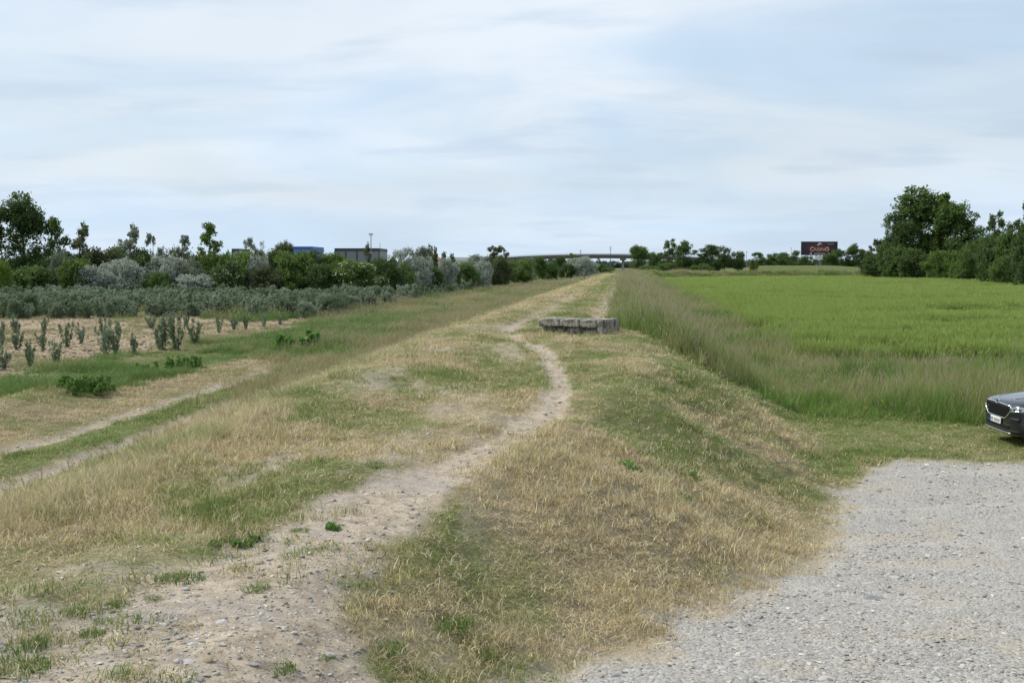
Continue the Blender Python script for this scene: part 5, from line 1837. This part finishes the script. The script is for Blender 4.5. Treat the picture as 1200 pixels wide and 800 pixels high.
# grille: wide hexagon with chrome surround
def gr(u, v):
    s_ = u * 2 - 1; hw_ = lerp(.40, .60, min(1, v / .75)) if v < .75 else lerp(.60, .57, (v - .75) / .25)
    return s_ * hw_, lerp(.635, .875, v) - .02 * (1 - abs(s_)) * 0


gri = patch('grille', gr, 24, 8, M_gril, .004)
mb = MB()
for q in np.linspace(-.52, .52, 27):
    pts = [fx(q, z_)[0] + fx(q, z_)[1] * .016 for z_ in np.linspace(.65 if abs(q) < .42 else .70 + (abs(q) - .42) * .5, .865, 4)]
    mb.tube(pts, .006, 4)
mb.build('grille_bar', M_clad, gri)
out_ = [(-.575, .885), (-.61, .83), (-.56, .74), (-.41, .625), (-.2, .618), (0, .616), (.2, .618), (.41, .625), (.56, .74), (.61, .83), (.575, .885), (.3, .90), (.08, .905), (0, .885), (-.08, .905), (-.3, .90), (-.575, .885)]
pp = []
for (a, b), (c, d) in zip(out_, out_[1:]):
    for t in (0, .33, .66): pp.append((lerp(a, c, t), lerp(b, d, t)))
pp.append(out_[-1])
mb = MB(); mb.tube([fx(a, b)[0] + fx(a, b)[1] * .012 for a, b in pp], .017, 8); mb.build('grille_surround', M_chrome, car, True)
mb = MB(); h_, nr = fx(0, .93)
mb.tube([h_ - nr * .01, h_ + nr * .02], .045, 20); em = mb.build('emblem', M_chrome, car)
mb = MB(); mb.tube([h_ + nr * .02, h_ + nr * .024], .034, 20); mb.build('emblem_disc', M_gril, em)
for s_ in (-1, 1):
    hl_ = patch('headlight', lambda u, v, s_=s_: (s_ * lerp(.60, .885, u), lerp(lerp(.765, .80, u), lerp(.865, .905, u), v)), 14, 4, M_lamp, .010)
    mb = MB(); mb.tube([fx(s_ * y_, z_)[0] + fx(s_ * y_, z_)[1] * .018 for y_, z_ in [(lerp(.62, .87, t), lerp(.785, .82, t)) for t in np.linspace(0, 1, 6)]], .007, 5)
    mb.build('daylight_strip', M_chrome, hl_)
    mb = MB()
    for q in (.68, .78):
        p_, n_ = fx(s_ * q, .83); mb.tube([p_ + n_ * .012, p_ + n_ * .019], .030, 14)
    mb.build('lens', M_glass, hl_)
    fg_ = patch('fog_light', lambda u, v, s_=s_: (s_ * lerp(.60, .80, u), lerp(.60, .66, v)), 8, 3, M_clad, .010)
patch('lower_intake', lambda u, v: (lerp(-.60, .60, u) * lerp(.9, 1, v), lerp(.42, .50, v)), 20, 4, M_gril, .008)
patch('bumper_cladding', lambda u, v: (lerp(-.80, .80, u), lerp(.345, .405, v)), 24, 3, M_clad, .014)
mb = MB(); mb.tube([fx(y_, .345)[0] + fx(y_, .345)[1] * .02 for y_ in np.linspace(-.62, .62, 20)], .016, 6); mb.build('skid_trim', M_rim, car, True)
mb = MB(); mb.tube([fx(y_, .595)[0] + fx(y_, .595)[1] * .004 for y_ in np.linspace(-.80, .80, 24)], .008, 6); mb.build('bumper_crease', M_clad, car, True)
# number plate
h_, nr = fx(0, .545)
mb = MB(); mb.box((h_.x - .028, 0, .545), (.016, .52, .115), bev=.003); pl = mb.build('number_plate', M_plate, car)
mb = MB(); mb.box((h_.x - .0385, .235, .545), (.004, .045, .108)); mb.build('plate_band', M_pblue, pl)
mb = MB()
for q, w_ in zip((.165, .105, .02, -.04, -.10, -.16, -.215), (.042, .042, .038, .038, .038, .038, .03)):
    for dz, hh_ in ((.026, .012), (0, .010), (-.026, .012)):
        mb.box((h_.x - .0385, q, .545 + dz), (.004, w_, hh_))
    mb.box((h_.x - .0386, q + w_ * .4, .545), (.0036, .011, .064))
mb.build('plate_marks', M_pink, pl)
# bonnet creases, windows, wheels, mirrors
for s_ in (-1, 1):
    mb = MB()
    pts = []
    for t in np.linspace(0, 1, 10):
        x_ = lerp(.16, 1.12, t); y_ = s_ * lerp(.30, .62, t)
        hh2, n2_, _, _ = bvh.ray_cast(Vector((x_, y_, 3)), Vector((0, 0, -1)))
        pts.append(hh2 - n2_ * .006)
    mb.tube(pts, .014, 6); mb.build('bonnet_crease', M_paint, car, True)
patch('side_window', lambda u, v: (lerp(1.72, 2.72, u) + (1 - v) * -.30 * (1 - u), lerp(1.12, lerp(1.42, 1.56, min(1, u * 2)), v)), 14, 6, M_glass, .006, side=True, bv=bvc)
patch('side_window', lambda u, v: (lerp(2.80, 4.05, u), lerp(1.14, lerp(1.56, 1.46, u), v)), 14, 6, M_glass, .006, side=True, bv=bvc)


def topgrid(name, x0, x1, w0, w1, mat, parent):
    mb = MB(); g_ = []
    for i in range(9):
        r_ = []
        for j in range(13):
            x_ = lerp(x0, x1, i / 8); y_ = lerp(-1, 1, j / 12) * lerp(w0, w1, i / 8)
            hh2, n2_, _, _ = bvc.ray_cast(Vector((x_, y_, 3)), Vector((0, 0, -1)))
            if hh2 is None: hh2, n2_ = Vector((x_, y_, 1.1)), Vector((0, 0, 1))
            r_.append(mb.bm.verts.new(hh2 + n2_ * .006))
        g_.append(r_)
    for i in range(8):
        for j in range(12): mb.bm.faces.new((g_[i][j], g_[i + 1][j], g_[i + 1][j + 1], g_[i][j + 1]))
    return mb.build(name, mat, parent, True)


topgrid('windscreen', 1.30, 2.05, .66, .56, M_glass, car)
for s_ in (-1, 1):
    mb = MB(); mb.box((1.78, s_ * 1.02, 1.14), (.20, .20, .14), bev=.04); mb.box((1.80, s_ * .92, 1.08), (.06, .16, .04)); mb.build('wing_mirror', M_paint, car, True)
    for x_ in (.93, 3.72):
        wh = empty('wheel', (x_, s_ * .80, .355)); wh.parent = car
        mb = MB()
        prof = [(.225, -.10), (.30, -.115), (.345, -.10), (.355, -.06), (.355, .06), (.345, .10), (.30, .115), (.225, .10)]
        rr_ = []
        for k in range(40):
            a = 2 * math.pi * k / 40
            rr_.append([mb.bm.verts.new((r_ * math.cos(a), yy_, r_ * math.sin(a))) for r_, yy_ in prof])
        for k in range(40):
            for j in range(8): mb.bm.faces.new((rr_[k][j], rr_[(k + 1) % 40][j], rr_[(k + 1) % 40][(j + 1) % 8], rr_[k][(j + 1) % 8]))
        o = mb.build('tyre', M_tyre, wh, True)
        mb = MB()
        mb.tube([(0, s_ * .02, 0), (0, s_ * .05, 0)], .22, 30); mb.tube([(0, s_ * .05, 0), (0, s_ * .115, 0)], .055, 16)
        for k in range(5):
            a = 2 * math.pi * k / 5
            for dq in (-.10, .10):
                mb.tube([(0.05 * math.cos(a), s_ * .10, .05 * math.sin(a)), (.215 * math.cos(a + dq), s_ * .095, .215 * math.sin(a + dq))], .016, 6)
        mb.build('rim', M_rim, wh, True)
        mb = MB()
        pts = [(x_ + .42 * math.cos(a), s_ * .935, .355 + .42 * math.sin(a)) for a in np.linspace(-.25, math.pi + .25, 24)]
        mb.tube(pts, .035, 8); mb.build('wheel_arch', M_clad, car, True)
        mb = MB(); mb.tube([(x_, s_ * .60, .38), (x_, s_ * .948, .38)], .40, 30); mb.build('arch_liner', M_gril, car)
        wh.location.y = s_ * .865
    mb = MB(); mb.box((2.32, s_ * .945, .32), (1.85, .05, .15), bev=.02); mb.build('sill', M_clad, car)
    mb = MB(); mb.box((2.35, s_ * .955, .86), (.20, .03, .03), bev=.008); mb.box((3.25, s_ * .955, .88), (.20, .03, .03), bev=.008); mb.build('door_handle', M_paint, car)
    patch('tail_light', lambda u, v, s_=s_: (lerp(4.30, 4.60, u), lerp(.90, 1.02, v)), 6, 3, simple('tail_red', (.35, .01, .01), .2, coat=1), .008, side=True) if s_ > 0 else None
    mb = MB(); mb.tube([(2.0, s_ * .60, 1.63), (2.3, s_ * .62, 1.70), (3.7, s_ * .60, 1.70), (4.0, s_ * .58, 1.64)], .018, 6); mb.build('roof_rail', M_clad, car, True)
